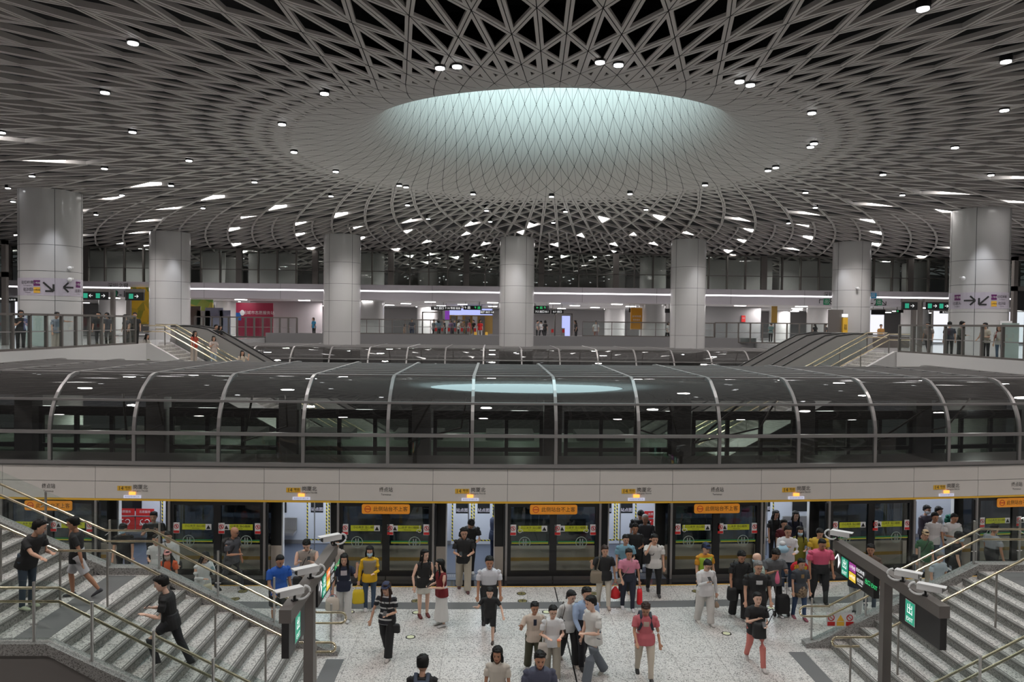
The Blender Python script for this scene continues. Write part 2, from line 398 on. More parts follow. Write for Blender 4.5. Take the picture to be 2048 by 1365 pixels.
# ================================================================== floors
def sheet(x0, x1, y0, y1, z0, z1, bent_far=False, bent_near=False):
    mb = MB(); xs = np.linspace(x0, x1, max(2, int((x1-x0)/1.5)))
    mb.loft([[(x, y0+(bend(x) if bent_near else 0), z0), (x, y1+(bend(x) if bent_far else 0), z0), (x, y1+(bend(x) if bent_far else 0), z1), (x, y0+(bend(x) if bent_near else 0), z1)] for x in xs])
    return mb
FE = 20.30                                # platform edge line
struct(sheet(-24, 28, -6, FE, -.4, 0, True), 'floor', M['floor'])
struct(sheet(-24, 28, FE, FE+.05, -.4, .002, True, True), 'trim_1', M['yellow'])
struct(sheet(-24, 28, FE+.05, 21.22, -.4, .0, True, True), 'floor', M['blackgloss'])
struct(sheet(-40, 45, 21.3, 58, -1.4, -1.2), 'floor', M['darkconc'])
tc = sheet(-9.5, 14.5, 18.72, 19.16, .0, .006, True, True)
for k in range(0, 240):
    pass
struct(tc, 'trim_2', M['tactile'])
for nm, x0, x1, y0, y1 in (('trim_3', -3.45, -3.08, 12.4, 15.9), ('trim_4', 6.62, 6.98, 12.4, 16.25)):
    mb = MB(); mb.box(x0, x1, y0, y1, 0, .006)
    struct(mb, nm, M['tactile'])
mb = MB(); mb.box(1.76, 1.79, 8, FE, .001, .004); struct(mb, 'trim_5', M['black'])
# round floor stickers
ST = [(485.7,1183.6),(470,1199),(1043,1188),(1045,1203),(700,1203),(832,1203),(1393,1183.6),(1188,1188)]
for (px, py) in ST:
    t = thing('floor_sticker', 'round olive and black queue sticker on the terrazzo beside the platform edge', 'floor sticker', PZ(px, py), 0, 'olive queue stickers near the yellow edge line')
    mb = MB(); mb.cyl(0, 0, .001, .004, .13, 24); mb.obj('sticker_rim', M['black'], t)
    mb = MB(); mb.cyl(0, 0, .004, .006, .105, 24)
    mb.obj('sticker_face', mat('olive_sticker', (.22, .19, .07), .5), t) if px == 485.7 else mb.obj('sticker_face', bpy.data.materials['olive_sticker'], t)
    mb = MB(); mb.box(-.07, .07, -.012, .012, .006, .008); mb.box(-.012, .012, -.06, .06, .006, .008); mb.obj('sticker_mark', M['black'], t)
for (px, py) in [(700,1225),(833,1226),(821,1275),(1453,1268),(1093,1225),(1542,1217)]:
    t = thing('floor_sticker', 'small round pale sticker with a dark rim on the open platform floor', 'floor sticker', PZ(px, py), 0, 'pale arrow stickers on the platform floor')
    mb = MB(); mb.cyl(0, 0, .001, .004, .115, 24); mb.obj('sticker_rim', M['black'], t)
    mb = MB(); mb.cyl(0, 0, .004, .006, .085, 24); mb.obj('sticker_face', bpy.data.materials.get('pale_sticker') or mat('pale_sticker', (.72, .74, .5), .5), t)

# ================================================================== fascia over the screen doors
YF = 20.84; XD0 = -.57; PITCH = 4.68; NB = range(-4, 5)
fa = MB()
joints = []
for i in NB:
    xc = XD0+PITCH*i; joints += [xc-1.04, xc+1.04]
joints += [XD0+PITCH*.5]
joints = sorted(joints)
edges = [-19.5]+joints+[19.5]
for a, b in zip(edges[:-1], edges[1:]):
    fa.lbox(a+.006, b-.006, YF, YF+.12, 2.22, 2.685)
    fa.lbox(a+.006, b-.006, YF+.012, YF+.12, 2.70, 3.12)
struct(fa, 'wall_front', M['fascia'], bent=True)
mb = MB(); mb.lbox(-19.5, 19.5, YF-.005, YF+.12, 2.16, 2.215); struct(mb, 'trim_6', M['yellow'], bent=True)
mb = MB(); mb.lbox(-19.5, 19.5, YF+.02, YF+.42, 2.17, 3.10); mb.lbox(-19.5, 19.5, YF-.02, YF+.3, 3.12, 3.17)
struct(mb, 'trim_7', M['concrete'], bent=True)

# ------------------------------------------------------------------ train standing behind the doors
YT = 21.42; YB = 24.25
ext = MB(); band = MB()
for i in range(-4, 5):
    a = XD0+PITCH*i+.68; b = XD0+PITCH*(i+1)-.68
    ext.lbox(a, b, YT, YT+.10, -1.0, .80, 0, .5)
    ext.lbox(a, b, YT-.004, YT, .36, .46, 1, .5)
    band.lbox(a, b, YT, YT+.06, .80, 2.35, 0, .5)
    for w0, w1 in ((a+.18, a+.5), ((a+b)/2-.75, (a+b)/2+.75), (b-.5, b-.18)): pass
train = thing('metro_train', 'cream metro train with a gold wave and dark window band standing behind the screen doors', 'train', (0, 0, 0))
ext.obj('body_side', [M['cream'], M['traingold']], train, bent=True)
M['trainglass'] = glass('train_side_glass', (.22, .24, .27), 1.5, .01)
band.obj('window_band', M['trainglass'], train, bent=True)
mb = MB(); mb.lbox(-20, 20, YT, YB+.15, -.9, -.002); mb.obj('train_floor', M['trainfloor'], train, bent=True)
mb = MB(); mb.lbox(-20, 20, YT, YB+.2, 2.35, 2.75); mb.lbox(-20, 20, YT+.5, YB-.3, 2.75, 2.95); mb.obj('train_roof', M['bronze'], train, bent=True)
mb = MB(); mb.lbox(-20, 20, YT+.12, YB, 2.28, 2.34); mb.obj('train_ceiling', M['trainwall'], train, bent=True)
mb = MB(); mb.lbox(-20, 20, YT+.5, YT+.62, 2.24, 2.28); mb.lbox(-20, 20, YB-.7, YB-.58, 2.24, 2.28); mb.obj('light_strip', emis('train_strip', (.9, .95, 1), 9), train, bent=True)
mb = MB(); mb.lbox(-20, 20, YB, YB+.12, -.9, 2.3); mb.obj('far_wall', M['trainwall'], train, bent=True)
mb = MB(); mb.lbox(-20, 20, YB-.03, YB, 0, .12); mb.obj('far_skirting', M['greywall'], train, bent=True)
for i in range(-3, 4):
    xc = XD0+PITCH*i
    d = thing('far_door', '', ''); d.parent = train; del d['label']; del d['category']; d.location = at_bend(xc, YB); d.rotation_euler = (0, 0, bendrot(xc))
    mb = MB(); mb.box(-.70, .70, -.03, 0, .02, 2.0); mb.obj('door_leaf', M['trainwall'], d)
    mb = MB()
    for s in (-1, 1):
        mb.box(s*.35-.33, s*.35-.29, -.034, -.03, .12, 1.95); mb.box(s*.35+.29, s*.35+.33, -.034, -.03, .12, 1.95)
        mb.box(s*.35-.33, s*.35+.33, -.034, -.03, .12, .16)
    mb.obj('hazard_border', M['hazard'], d)
    mb = MB()
    for s in (-1, 1):
        mb.box(s*.35-.2, s*.35+.2, -.036, -.03, 1.02, 1.9)
    mb.obj('door_window', M['trainband'], d)
    for s in (-1, 1):
        text('站点图', .13, M['led'], (s*.35, -.04, 1.12), d)
    # bench, pole and window between doors
    if i < 3:
        xm = xc+PITCH/2
        mb = MB(); mb.lbox(xm-1.35, xm+1.35, YB-.48, YB-.03, .38, .46); mb.lbox(xm-1.35, xm+1.35, YB-.10, YB-.03, .46, .85)
        mb.obj('bench_seat', M['steel'], train, bent=True)
        mb = MB(); mb.lbox(xm-1.0, xm+1.0, YB-.02, YB+.0, 1.0, 1.8); mb.obj('window', M['trainband'], train, bent=True)
    mb = MB(); mb.tube([(xc-.1, YT+1.4, 0), (xc-.1, YT+1.4, 2.3)], .018); mb.obj('grab_pole', M['steel'], train, bent=True)
    for s in (-1, 1):
        mb = MB(); mb.lbox(xc+s*.70-.03, xc+s*.70+.03, YT-.01, YT+.16, 0, 2.1)
        mb.obj('door_frame', M['white'], train, bent=True)
for xp, n in ((-11.55, 2), (5.25, 1)):
    for k in range(n):
        x = xp+k*.62
        p = thing('poster', 'red heart ribbon poster inside the train '+('behind the first open door, left one' if xp < -10 and k == 0 else 'behind the first open door, right one' if xp < -10 else 'behind the fourth open door'), 'poster', at_bend(x, YB-.5), bendrot(x))
        mb = MB(); mb.box(-.29, .29, -.012, 0, .52, .93); mb.obj('sheet', M['red'], p)
        mb = MB()
        hp = [(.13*math.sin(t)**3*1.1, -.02, .76+.011*(13*math.cos(t)-5*math.cos(2*t)-2*math.cos(3*t)-math.cos(4*t))*.75) for t in np.linspace(.3, 2*PI-.9, 26)]
        mb.tube(hp, .012, 6); mb.obj('heart_ribbon', M['white'], p)
        text('献爱心', .10, M['white'], (-.03, -.02, .70), p)
        mb = MB(); mb.box(-.29, .29, -.012, 0, .98, 1.2); mb.obj('upper_sheet', M['red'], p)
        text('志愿服务', .09, M['white'], (0, -.02, 1.10), p)
for i in range(-3, 4):
    add_light('AREA', at_bend(XD0+PITCH*i, YT+1.4, 2.2), 26, (.85, .92, 1), .9)

# ------------------------------------------------------------------ screen doors: one glass bay and one door bay, copied
def arc_ring(mb, c, r0, r1, y0, y1, m=0, seg=20):
    for t0, t1 in zip(np.linspace(0, 2*PI, seg+1)[:-1], np.linspace(0, 2*PI, seg+1)[1:]):
        mb.prism([(c[0]+r*math.cos(t), c[1]+r*math.sin(t)) for r, t in ((r0, t0), (r1, t0), (r1, t1), (r0, t1))], y0, y1, m)
BW = 2.58
bay = thing('platform_screen', 'closed platform screen bay of two black framed glass panels', 'screen door')
mb = MB(); h = BW/2
mb.box(-h, h, 0, .09, .10, .24); mb.box(-h, h, 0, .09, 2.06, 2.16)
for x0, x1 in ((-h, -h+.10), (h-.10, h), (-.10, .10)): mb.box(x0, x1, 0, .09, .24, 2.06)
mb.obj('frame', M['black'], bay)
for s in (-1, 1):
    mb = MB(); a, b = sorted((s*.10, s*(h-.10))); mb.box(a, b, .035, .047, .24, 2.06); mb.obj('glass_pane', M['dglass'], bay)
    mb = MB(); a, b = sorted((s*.02, s*(h-.01))); mb.box(a, b, -.02, .09, 0, .10); mb.obj('kick_plate', M['steel'], bay)
    # stickers
    q = thing('notice_strip', '', ''); del q['label'], q['category']; q.parent = bay
    mb = MB(); mb.box(s*.62-.36, s*.62+.36, .025, .033, 1.36, 1.52); mb.obj('strip_sheet', M['lime'], q)
    text('小心夹手 当心缝隙', .075, M['signink'], (s*.60, .022, 1.46), q); text('Mind the gap', .04, M['signink'], (s*.60, .022, 1.40), q)
    mb = MB(); mb.box(s*.25-.08, s*.25+.08, .02, .03, 1.36, 1.52); mb.obj('warning_sheet', M['white'], q)
    mb = MB(); mb.prism([(s*.25-.06, 1.385), (s*.25+.06, 1.385), (s*.25, 1.495)], .012, .019); mb.obj('warning_mark', M['black'], q)
    mb = MB(); a, b = sorted((s*.14, s*(h-.12))); mb.box(a, b, .024, .034, 1.06, 1.085, 0); mb.box(a, b, .024, .034, 1.02, 1.045, 1)
    mb.obj('guide_stripe', [mat('stripe_green', (.03, .25, .08), .5), mat('stripe_lime', (.6, .6, .05), .5)] if s < 0 else [bpy.data.materials['stripe_green'], bpy.data.materials['stripe_lime']], bay)
    mb = MB(); c = (s*.80, 1.05); arc_ring(mb, c, .145, .165, .015, .023); mb.box(c[0]-.05, c[0]-.02, .015, .023, .95, 1.15); mb.box(c[0]+.02, c[0]+.05, .015, .023, .95, 1.15)
    mb.box(c[0]-.11, c[0]+.11, .015, .023, 1.035, 1.06)
    mb.obj('round_emblem', mat('frost', (.30, .36, .32), .6) if s < 0 else bpy.data.materials['frost'], bay)
for xs in (-1.13, .12, 1.13):
    q = thing('prohibition_notice', '', ''); del q['label'], q['category']; q.parent = bay
    mb = MB(); mb.box(xs-.085, xs+.085, .0, .012, 1.26, 1.56, 0); mb.box(xs-.078, xs+.078, -.004, .0, 1.27, 1.34, 1); mb.obj('notice_sheet', [M['white'], M['red']], q)
    mb = MB(); arc_ring(mb, (xs, 1.455), .05, .066, -.006, -.001, 0, 16); mb.prism([(xs-.045, 1.49), (xs-.035, 1.50), (xs+.045, 1.42), (xs+.035, 1.41)], -.006, -.001); mb.obj('red_ring', M['red'], q)
    mb = MB(); mb.ball((xs, .0, 1.475), (.015, .004, .015)); mb.box(xs-.012, xs+.012, -.003, 0, 1.425, 1.46); mb.obj('small_figure', M['black'], q)
bays = {}
descr = {-3: 'left of door one', -2: 'between doors one and two', -1: 'between doors two and three', 0: 'between doors three and four', 1: 'between doors four and five', 2: 'between doors five and six', 3: 'right of door six'}
for i in range(-3, 4):
    xc = XD0+PITCH*(i+.5)
    b = bay if i == -3 else copy_tree(bay)
    b.location = at_bend(xc, YF+.02); b.rotation_euler = (0, 0, bendrot(xc)); b['label'] = 'closed platform screen of two black glass panels, '+descr[i]; b['group'] = 'closed platform screen bays'
    bays[i] = b
def wheelchair(parent, x, z, s=1):
    mb = MB(); arc = [(x+s*.055*math.cos(t)-s*.01, -.006, z-.03+.055*math.sin(t)) for t in np.linspace(2.2, 2*PI-.4, 12)]
    mb.tube(arc, .008, 6); mb.tube([(x-s*.01, -.006, z+.07), (x-s*.01, -.006, z), (x+s*.05, -.006, z), (x+s*.075, -.006, z-.06)], .009, 6); mb.ball((x-s*.01, -.006, z+.095), (.017, .006, .017))
    mb.obj('wheelchair_mark', M['white'], parent)
for i, x, s in ((-1, .93, -1), (0, -.93, 1), (0, .93, -1), (1, -.93, 1)): wheelchair(bays[i], x, 1.42, s)
# orange notice boards
first = True
for i in (-3, -1, 0, 1, 3):
    xc = XD0+PITCH*(i+.5)
    t = thing('orange_notice', 'orange notice with red ring on the screen bay '+descr[i], 'notice', at_bend(xc, YF-.02), bendrot(xc), 'orange notices over the closed bays')
    mb = MB(); w, z0, z1, rr = .665, 1.86, 2.13, .05
    pts = []
    for cx, cz_, a0 in ((w-rr, z1-rr, 0), (-w+rr, z1-rr, PI/2), (-w+rr, z0+rr, PI), (w-rr, z0+rr, 1.5*PI)):
        pts += [(cx+rr*math.cos(a0+k*PI/8), cz_+rr*math.sin(a0+k*PI/8)) for k in range(5)]
    mb.prism(pts, 0, .02); mb.obj('board', M['orange'], t)
    mb = MB(); arc_ring(mb, (-.50, 1.995), .075, .09, -.006, 0); mb.box(-.57, -.43, -.006, 0, 1.985, 2.005); mb.obj('red_ring', M['red'], t)
    text('此侧站台不上客', .145, M['signink'], (.13, -.004, 1.99), t, w=.95)
# open door bays: posts, header lamp and open leaves
dsrc = None
names = {-3: 'behind the left stairs', -2: 'number one', -1: 'number two', 0: 'number three', 1: 'number four', 2: 'number five', 3: 'number six'}
for i in range(-3, 4):
    xc = XD0+PITCH*i
    if dsrc is None:
        dsrc = thing('open_screen_door', '', 'screen door'); t = dsrc
        for s in (-1, 1):
            mb = MB(); mb.box(s*1.02-.03, s*1.02+.03, -.03, .10, 0, 2.16); mb.obj('post', M['alum'], t)
            mb = MB(); a, b = sorted((s*.98, s*.94)); mb.box(a, b, .02, .10, .02, 2.1); mb.obj('leaf_edge', M['black'], t)
            mb = MB(); a, b = sorted((s*.99, s*.70)); mb.box(a, b, .50, .53, .80, 2.3); mb.obj('leaf_edge', M['black'], t)
            mb = MB(); a, b = sorted((s*.99, s*.70)); mb.box(a, b, .50, .53, .0, .80); mb.obj('body_panel', M['cream'], t)
        mb = MB(); mb.box(-.9, .9, .0, .5, .0, .012); mb.obj('footplate', mat('footplate', (.16, .19, .24), .4, .3), t)
        mb = MB()
        for kx in range(30): mb.box(-.85+kx*.058, -.85+kx*.058+.02, .2, .42, .012, .018)
        mb.obj('grip_dots', M['alum'], t)
    else: t = copy_tree(dsrc)
    t.location = at_bend(xc, YF); t.rotation_euler = (0, 0, bendrot(xc))
    t['label'] = 'open sliding screen door onto the lit train, '+names[i]; t['group'] = 'open screen doors along the platform'
    # header signs
    h = thing('line_sign', 'yellow line 14 plate with station name over open door '+names[i], 'sign', at_bend(xc-.05, YF-.004), bendrot(xc), 'line 14 plates over the doors')
    mb = MB(); mb.box(-.37, .02, -.006, 0, 2.44, 2.57); mb.obj('plate', M['yellow'], h)
    text('14', .15, M['signink'], (-.27, -.009, 2.505), h); text('号线', .08, M['signink'], (-.08, -.009, 2.52), h); text('Line 14', .03, M['signink'], (-.08, -.009, 2.465), h)
    text('岗厦北', .14, M['signink'], (.27, -.009, 2.54), h, w=.40); text('Gangxia North', .06, M['signink'], (.27, -.009, 2.44), h, w=.42)
    l = thing('door_lamp', 'small amber lamp over the open door '+names[i], 'lamp', at_bend(xc, YF-.004), bendrot(xc), 'amber lamps over the doors')
    mb = MB(); mb.box(-.085, .085, -.03, .0, 2.33, 2.41); mb.obj('lens', M['amber'], l)
    l2 = thing('led_notice', 'pale lit notice under the amber lamp of the door '+names[i], 'notice', at_bend(xc, YF-.004), bendrot(xc), 'pale notice strips over the doors')
    mb = MB(); mb.box(-.24, .24, -.02, .0, 2.235, 2.315); mb.obj('sheet', M['led'], l2)
    text('终点站已到 请勿上车', .055, M['blueink'], (0, -.023, 2.275), l2, w=.40)
for i in (-3, -1, 1, 3):
    xc = XD0+PITCH*(i+.5)
    h = thing('terminus_sign', 'black terminus lettering over the screen bay '+descr[i], 'sign', at_bend(xc, YF-.004), bendrot(xc), 'terminus signs on the fascia')
    text('终点站', .15, M['signink'], (0, -.003, 2.53), h, w=.37); text('Terminus', .075, M['signink'], (0, -.003, 2.40), h, w=.28)
# ================================================================== glass tunnel canopies
def canopy(name, label, y0, ks, bent, detail=True):
    root = thing(name, label, 'glass canopy')
    xm = [-.53+2.34*k for k in ks]; x0, x1 = xm[0], xm[-1]
    prof_ = [(0, 3.17), (0, 4.06)]+[(1.5-1.5*math.cos(t), 4.06+1.54*math.sin(t)) for t in np.linspace(0.12, PI/2, 10)]
    i_up = 5
    d_back = 9.6
    full = prof_+[(d_back-1.0-(1.5-1.5*math.cos(t))+1.5, 4.06+1.54*math.sin(t)) for t in np.linspace(PI/2, 0, 9)]+[(d_back+.5, 3.17)]
    for x in xm:
        mb = MB(); w = .045
        mb.loft([[(x-w, y0+a-.04, z+.05*(z > 5.5)), (x+w, y0+a-.04, z+.05*(z > 5.5)), (x+w, y0+a+.05, z-.02), (x-w, y0+a+.05, z-.02)] for a, z in [(p[0], p[1]) for p in full[:-1]]])
        mb.obj('arch_rib', M['alum'], root, bent=bent)
    for (a, z, h) in ((0, 3.22, .10), (0, 4.06, .09), (full[i_up][0], full[i_up][1], .06), (1.5, 5.60, .07)):
        mb = MB(); mb.lbox(x0, x1, y0+a-.07, y0+a+.06, z-h/2, z+h/2); mb.obj('rail', M['alum'], root, bent=bent)
    segs = [[full[0], full[1]], full[1:i_up+1], full[i_up:12]]
    for si, s in enumerate(segs):
        for a, b in zip(xm[:-1], xm[1:]):
            mb = MB()
            for xa, xb in ((a+.04, b-.04),):
                xs = np.linspace(xa, xb, 4)
                n = len(mb.v)
                for x in xs: mb.v += [(x, y0+p[0], p[1]) for p in s]
                k = len(s)
                for i in range(3):
                    for j in range(k-1):
                        q = n+i*k+j; mb.f.append((q, q+k, q+k+1, q+1)); mb.m.append(0)
            mb.obj('glass_pane', M['tglass2' if si == 2 else 'tglass'], root, bent=bent, smooth=True)
    # louvred metal roof
    ys = np.linspace(1.62, d_back-1.1, 9)
    for ya, yb in zip(ys[:-1], ys[1:]):
        mb = MB()
        mb.loft([[(x, y0+ya, 5.60), (x, y0+yb-.30, 5.60), (x, y0+yb-.30, 5.52), (x, y0+ya, 5.52)] for x in np.linspace(x0, x1, 30)])
        mb.loft([[(x, y0+ya-.03, 5.64), (x, y0+ya+.05, 5.64), (x, y0+ya+.05, 5.60), (x, y0+ya-.03, 5.60)] for x in np.linspace(x0, x1, 30)])
        mb.obj('roof_louvre', M['slat'], root, bent=bent)
    mb = MB(); mb.loft([[(x, y0+1.55, 5.49), (x, y0+d_back-1, 5.49), (x, y0+d_back-1, 5.45), (x, y0+1.55, 5.45)] for x in np.linspace(x0, x1, 30)])
    mb.obj('roof_lining', M['bronze'], root, bent=bent)
    return root
canopy('glass_tunnel_canopy', 'long dark glass canopy with grey ribs standing on the platform fascia', YF, range(-7, 9), True)
canopy('glass_tunnel_canopy', 'second smaller looking glass canopy behind the first, before the white columns', 45.5, range(-8, 10), False)
# plinth under the second canopy
mb = MB(); mb.box(-19, 21, 45.5, 54.5, -1.2, 3.1); struct(mb, 'wall_middle', M['darkconc'])
# inside the first canopy: piers, back frames, braces
for k in range(-4, 6):
    x = -2.1+4.42*k-.25
    mb = MB(); mb.box(x-.30, x+.30, 25.0, 25.6, -1.2, 4.62)
    tag(mb.obj('concrete_pier', M['concrete'], bent=True), 'grey concrete pier standing inside the long glass canopy', 'pier', 'concrete piers inside the glass canopy')
for k in range(-4, 5):
    xa = -2.1+4.42*k+.15
    t = thing('inner_window', 'black framed three pane window between two piers inside the glass canopy', 'window', (0, 0, 0), 0, 'inner windows between the piers')
    mb = MB()
    mb.lbox(xa, xa+3.7, 25.2, 25.35, 3.95, 4.25); mb.lbox(xa, xa+3.7, 25.2, 25.35, 2.86, 3.0); mb.lbox(xa, xa+3.7, 25.2, 25.35, 2.0, 2.12)
    for q in (0, 1.2, 2.4, 3.58): mb.box(xa+q, xa+q+.12, 25.2, 25.35, -1.1, 4.0)
    mb.obj('frame', M['black'], t, bent=True)
    mb = MB()
    for q in (.12, 1.32, 2.52): mb.box(xa+q, xa+q+1.06, 25.26, 25.28, -1.1, 3.95)
    mb.obj('pane', M['gglass'] if 'gglass' in M else M.setdefault('gglass', glass('green_glass', (.74, .80, .75), 1.45, .02)), t, bent=True)
mb = MB(); mb.lbox(-19, 20, 22.4, 22.6, 5.0, 5.4); mb.lbox(-19, 20, 25.0, 25.6, 4.64, 5.3); struct(mb, 'ceiling_beam', M['darkconc'], bent=True)
br = 0
for x, s in ((-12.1, 1), (-2.75, 1), (6.4, -1), (6.9, 1), (13.5, 1), (-8.2, 1)):
    t = thing('brace_rods', 'pair of thin dark steel brace rods inside the glass canopy', 'brace', (0, 0, 0), 0, 'brace rods inside the glass canopy')
    mb = MB(); mb.tube([(x, 24.97, 3.2), (x+s*1.0, 22.68, 4.96)], .035, 6); mb.obj('rod', M['bronze'], t, bent=True)
    mb = MB(); mb.tube([(x, 24.97, 3.2), (x+s*1.8, 23.6, 3.9), (x+s*2.0, 22.68, 4.96)], .03, 6); mb.obj('rod', M['bronze'], t, bent=True)
# second train on the next track and the platform beyond it
t = thing('metro_train', 'pale green lit metro train on the next track, glimpsed through the canopy glass', 'train', (0, 0, 0))
mb = MB(); mb.box(-26, 7.0, 27.2, 27.3, -1, .9); mb.box(-26, 7.0, 27.2, 27.3, 1.75, 2.5); mb.obj('body_side', mat('pale_green_train', (.42, .52, .44), .3), t)
mb = MB(); mb.box(-26, 7.0, 27.22, 27.28, .9, 1.75); mb.obj('window_band', M['trainband'], t)
mb = MB(); mb.loft([[(x, 27.2, 2.5), (x, 27.5, 2.85), (x, 29.7, 2.85), (x, 30, 2.5)] for x in (-26, 7.0)]); mb.obj('train_roof', bpy.data.materials['pale_green_train'], t)
mb = MB()
for k in range(9): mb.box(-24+k*3.4, -22.2+k*3.4, 27.8, 29.2, 2.85, 3.1)
mb.obj('roof_unit', M['greywall'], t)
mb = MB(); mb.loft([[(7.0, 27.2, -1), (7.0, 30, -1), (7.0, 30, 2.85), (7.0, 27.2, 2.85)], [(8.6, 27.4, -1), (8.6, 29.8, -1), (8.6, 29.8, 2.3), (8.6, 27.4, 2.3)], [(9.3, 27.9, -.9), (9.3, 29.3, -.9), (9.3, 29.3, 1.2), (9.3, 27.9, 1.2)]])
mb.obj('train_nose', bpy.data.materials['pale_green_train'], t)
mb = MB(); mb.box(7.0, 9.0, 27.25, 27.4, .5, .9); mb.obj('yellow_stripe', M['yellow'], t)
mb = MB(); mb.box(-26, 34, 31.2, 44.9, -.4, 0); struct(mb, 'floor', M['floor'])
mb = MB()
for k in range(13): mb.box(-26+k*4.68, -23.5+k*4.68, 31.15, 31.25, 0, 2.1)
struct(mb, 'wall_back', M['gglass'])
for k in range(-3, 4):
    add_light('AREA', (k*6, 36, 3.0), 260, (.92, 1, .94), 1.5)
    add_light('POINT', (k*5.5-1.2, 23.4, 4.7), 16, (1, .96, .93), .2)  # invented lamps, added to lift the piers out of black
    add_light('POINT', (k*5.5+1, 26.6, 4.4), 50, (.92, 1, .94), .3)  # unseen fill added behind the inner windows to brighten them

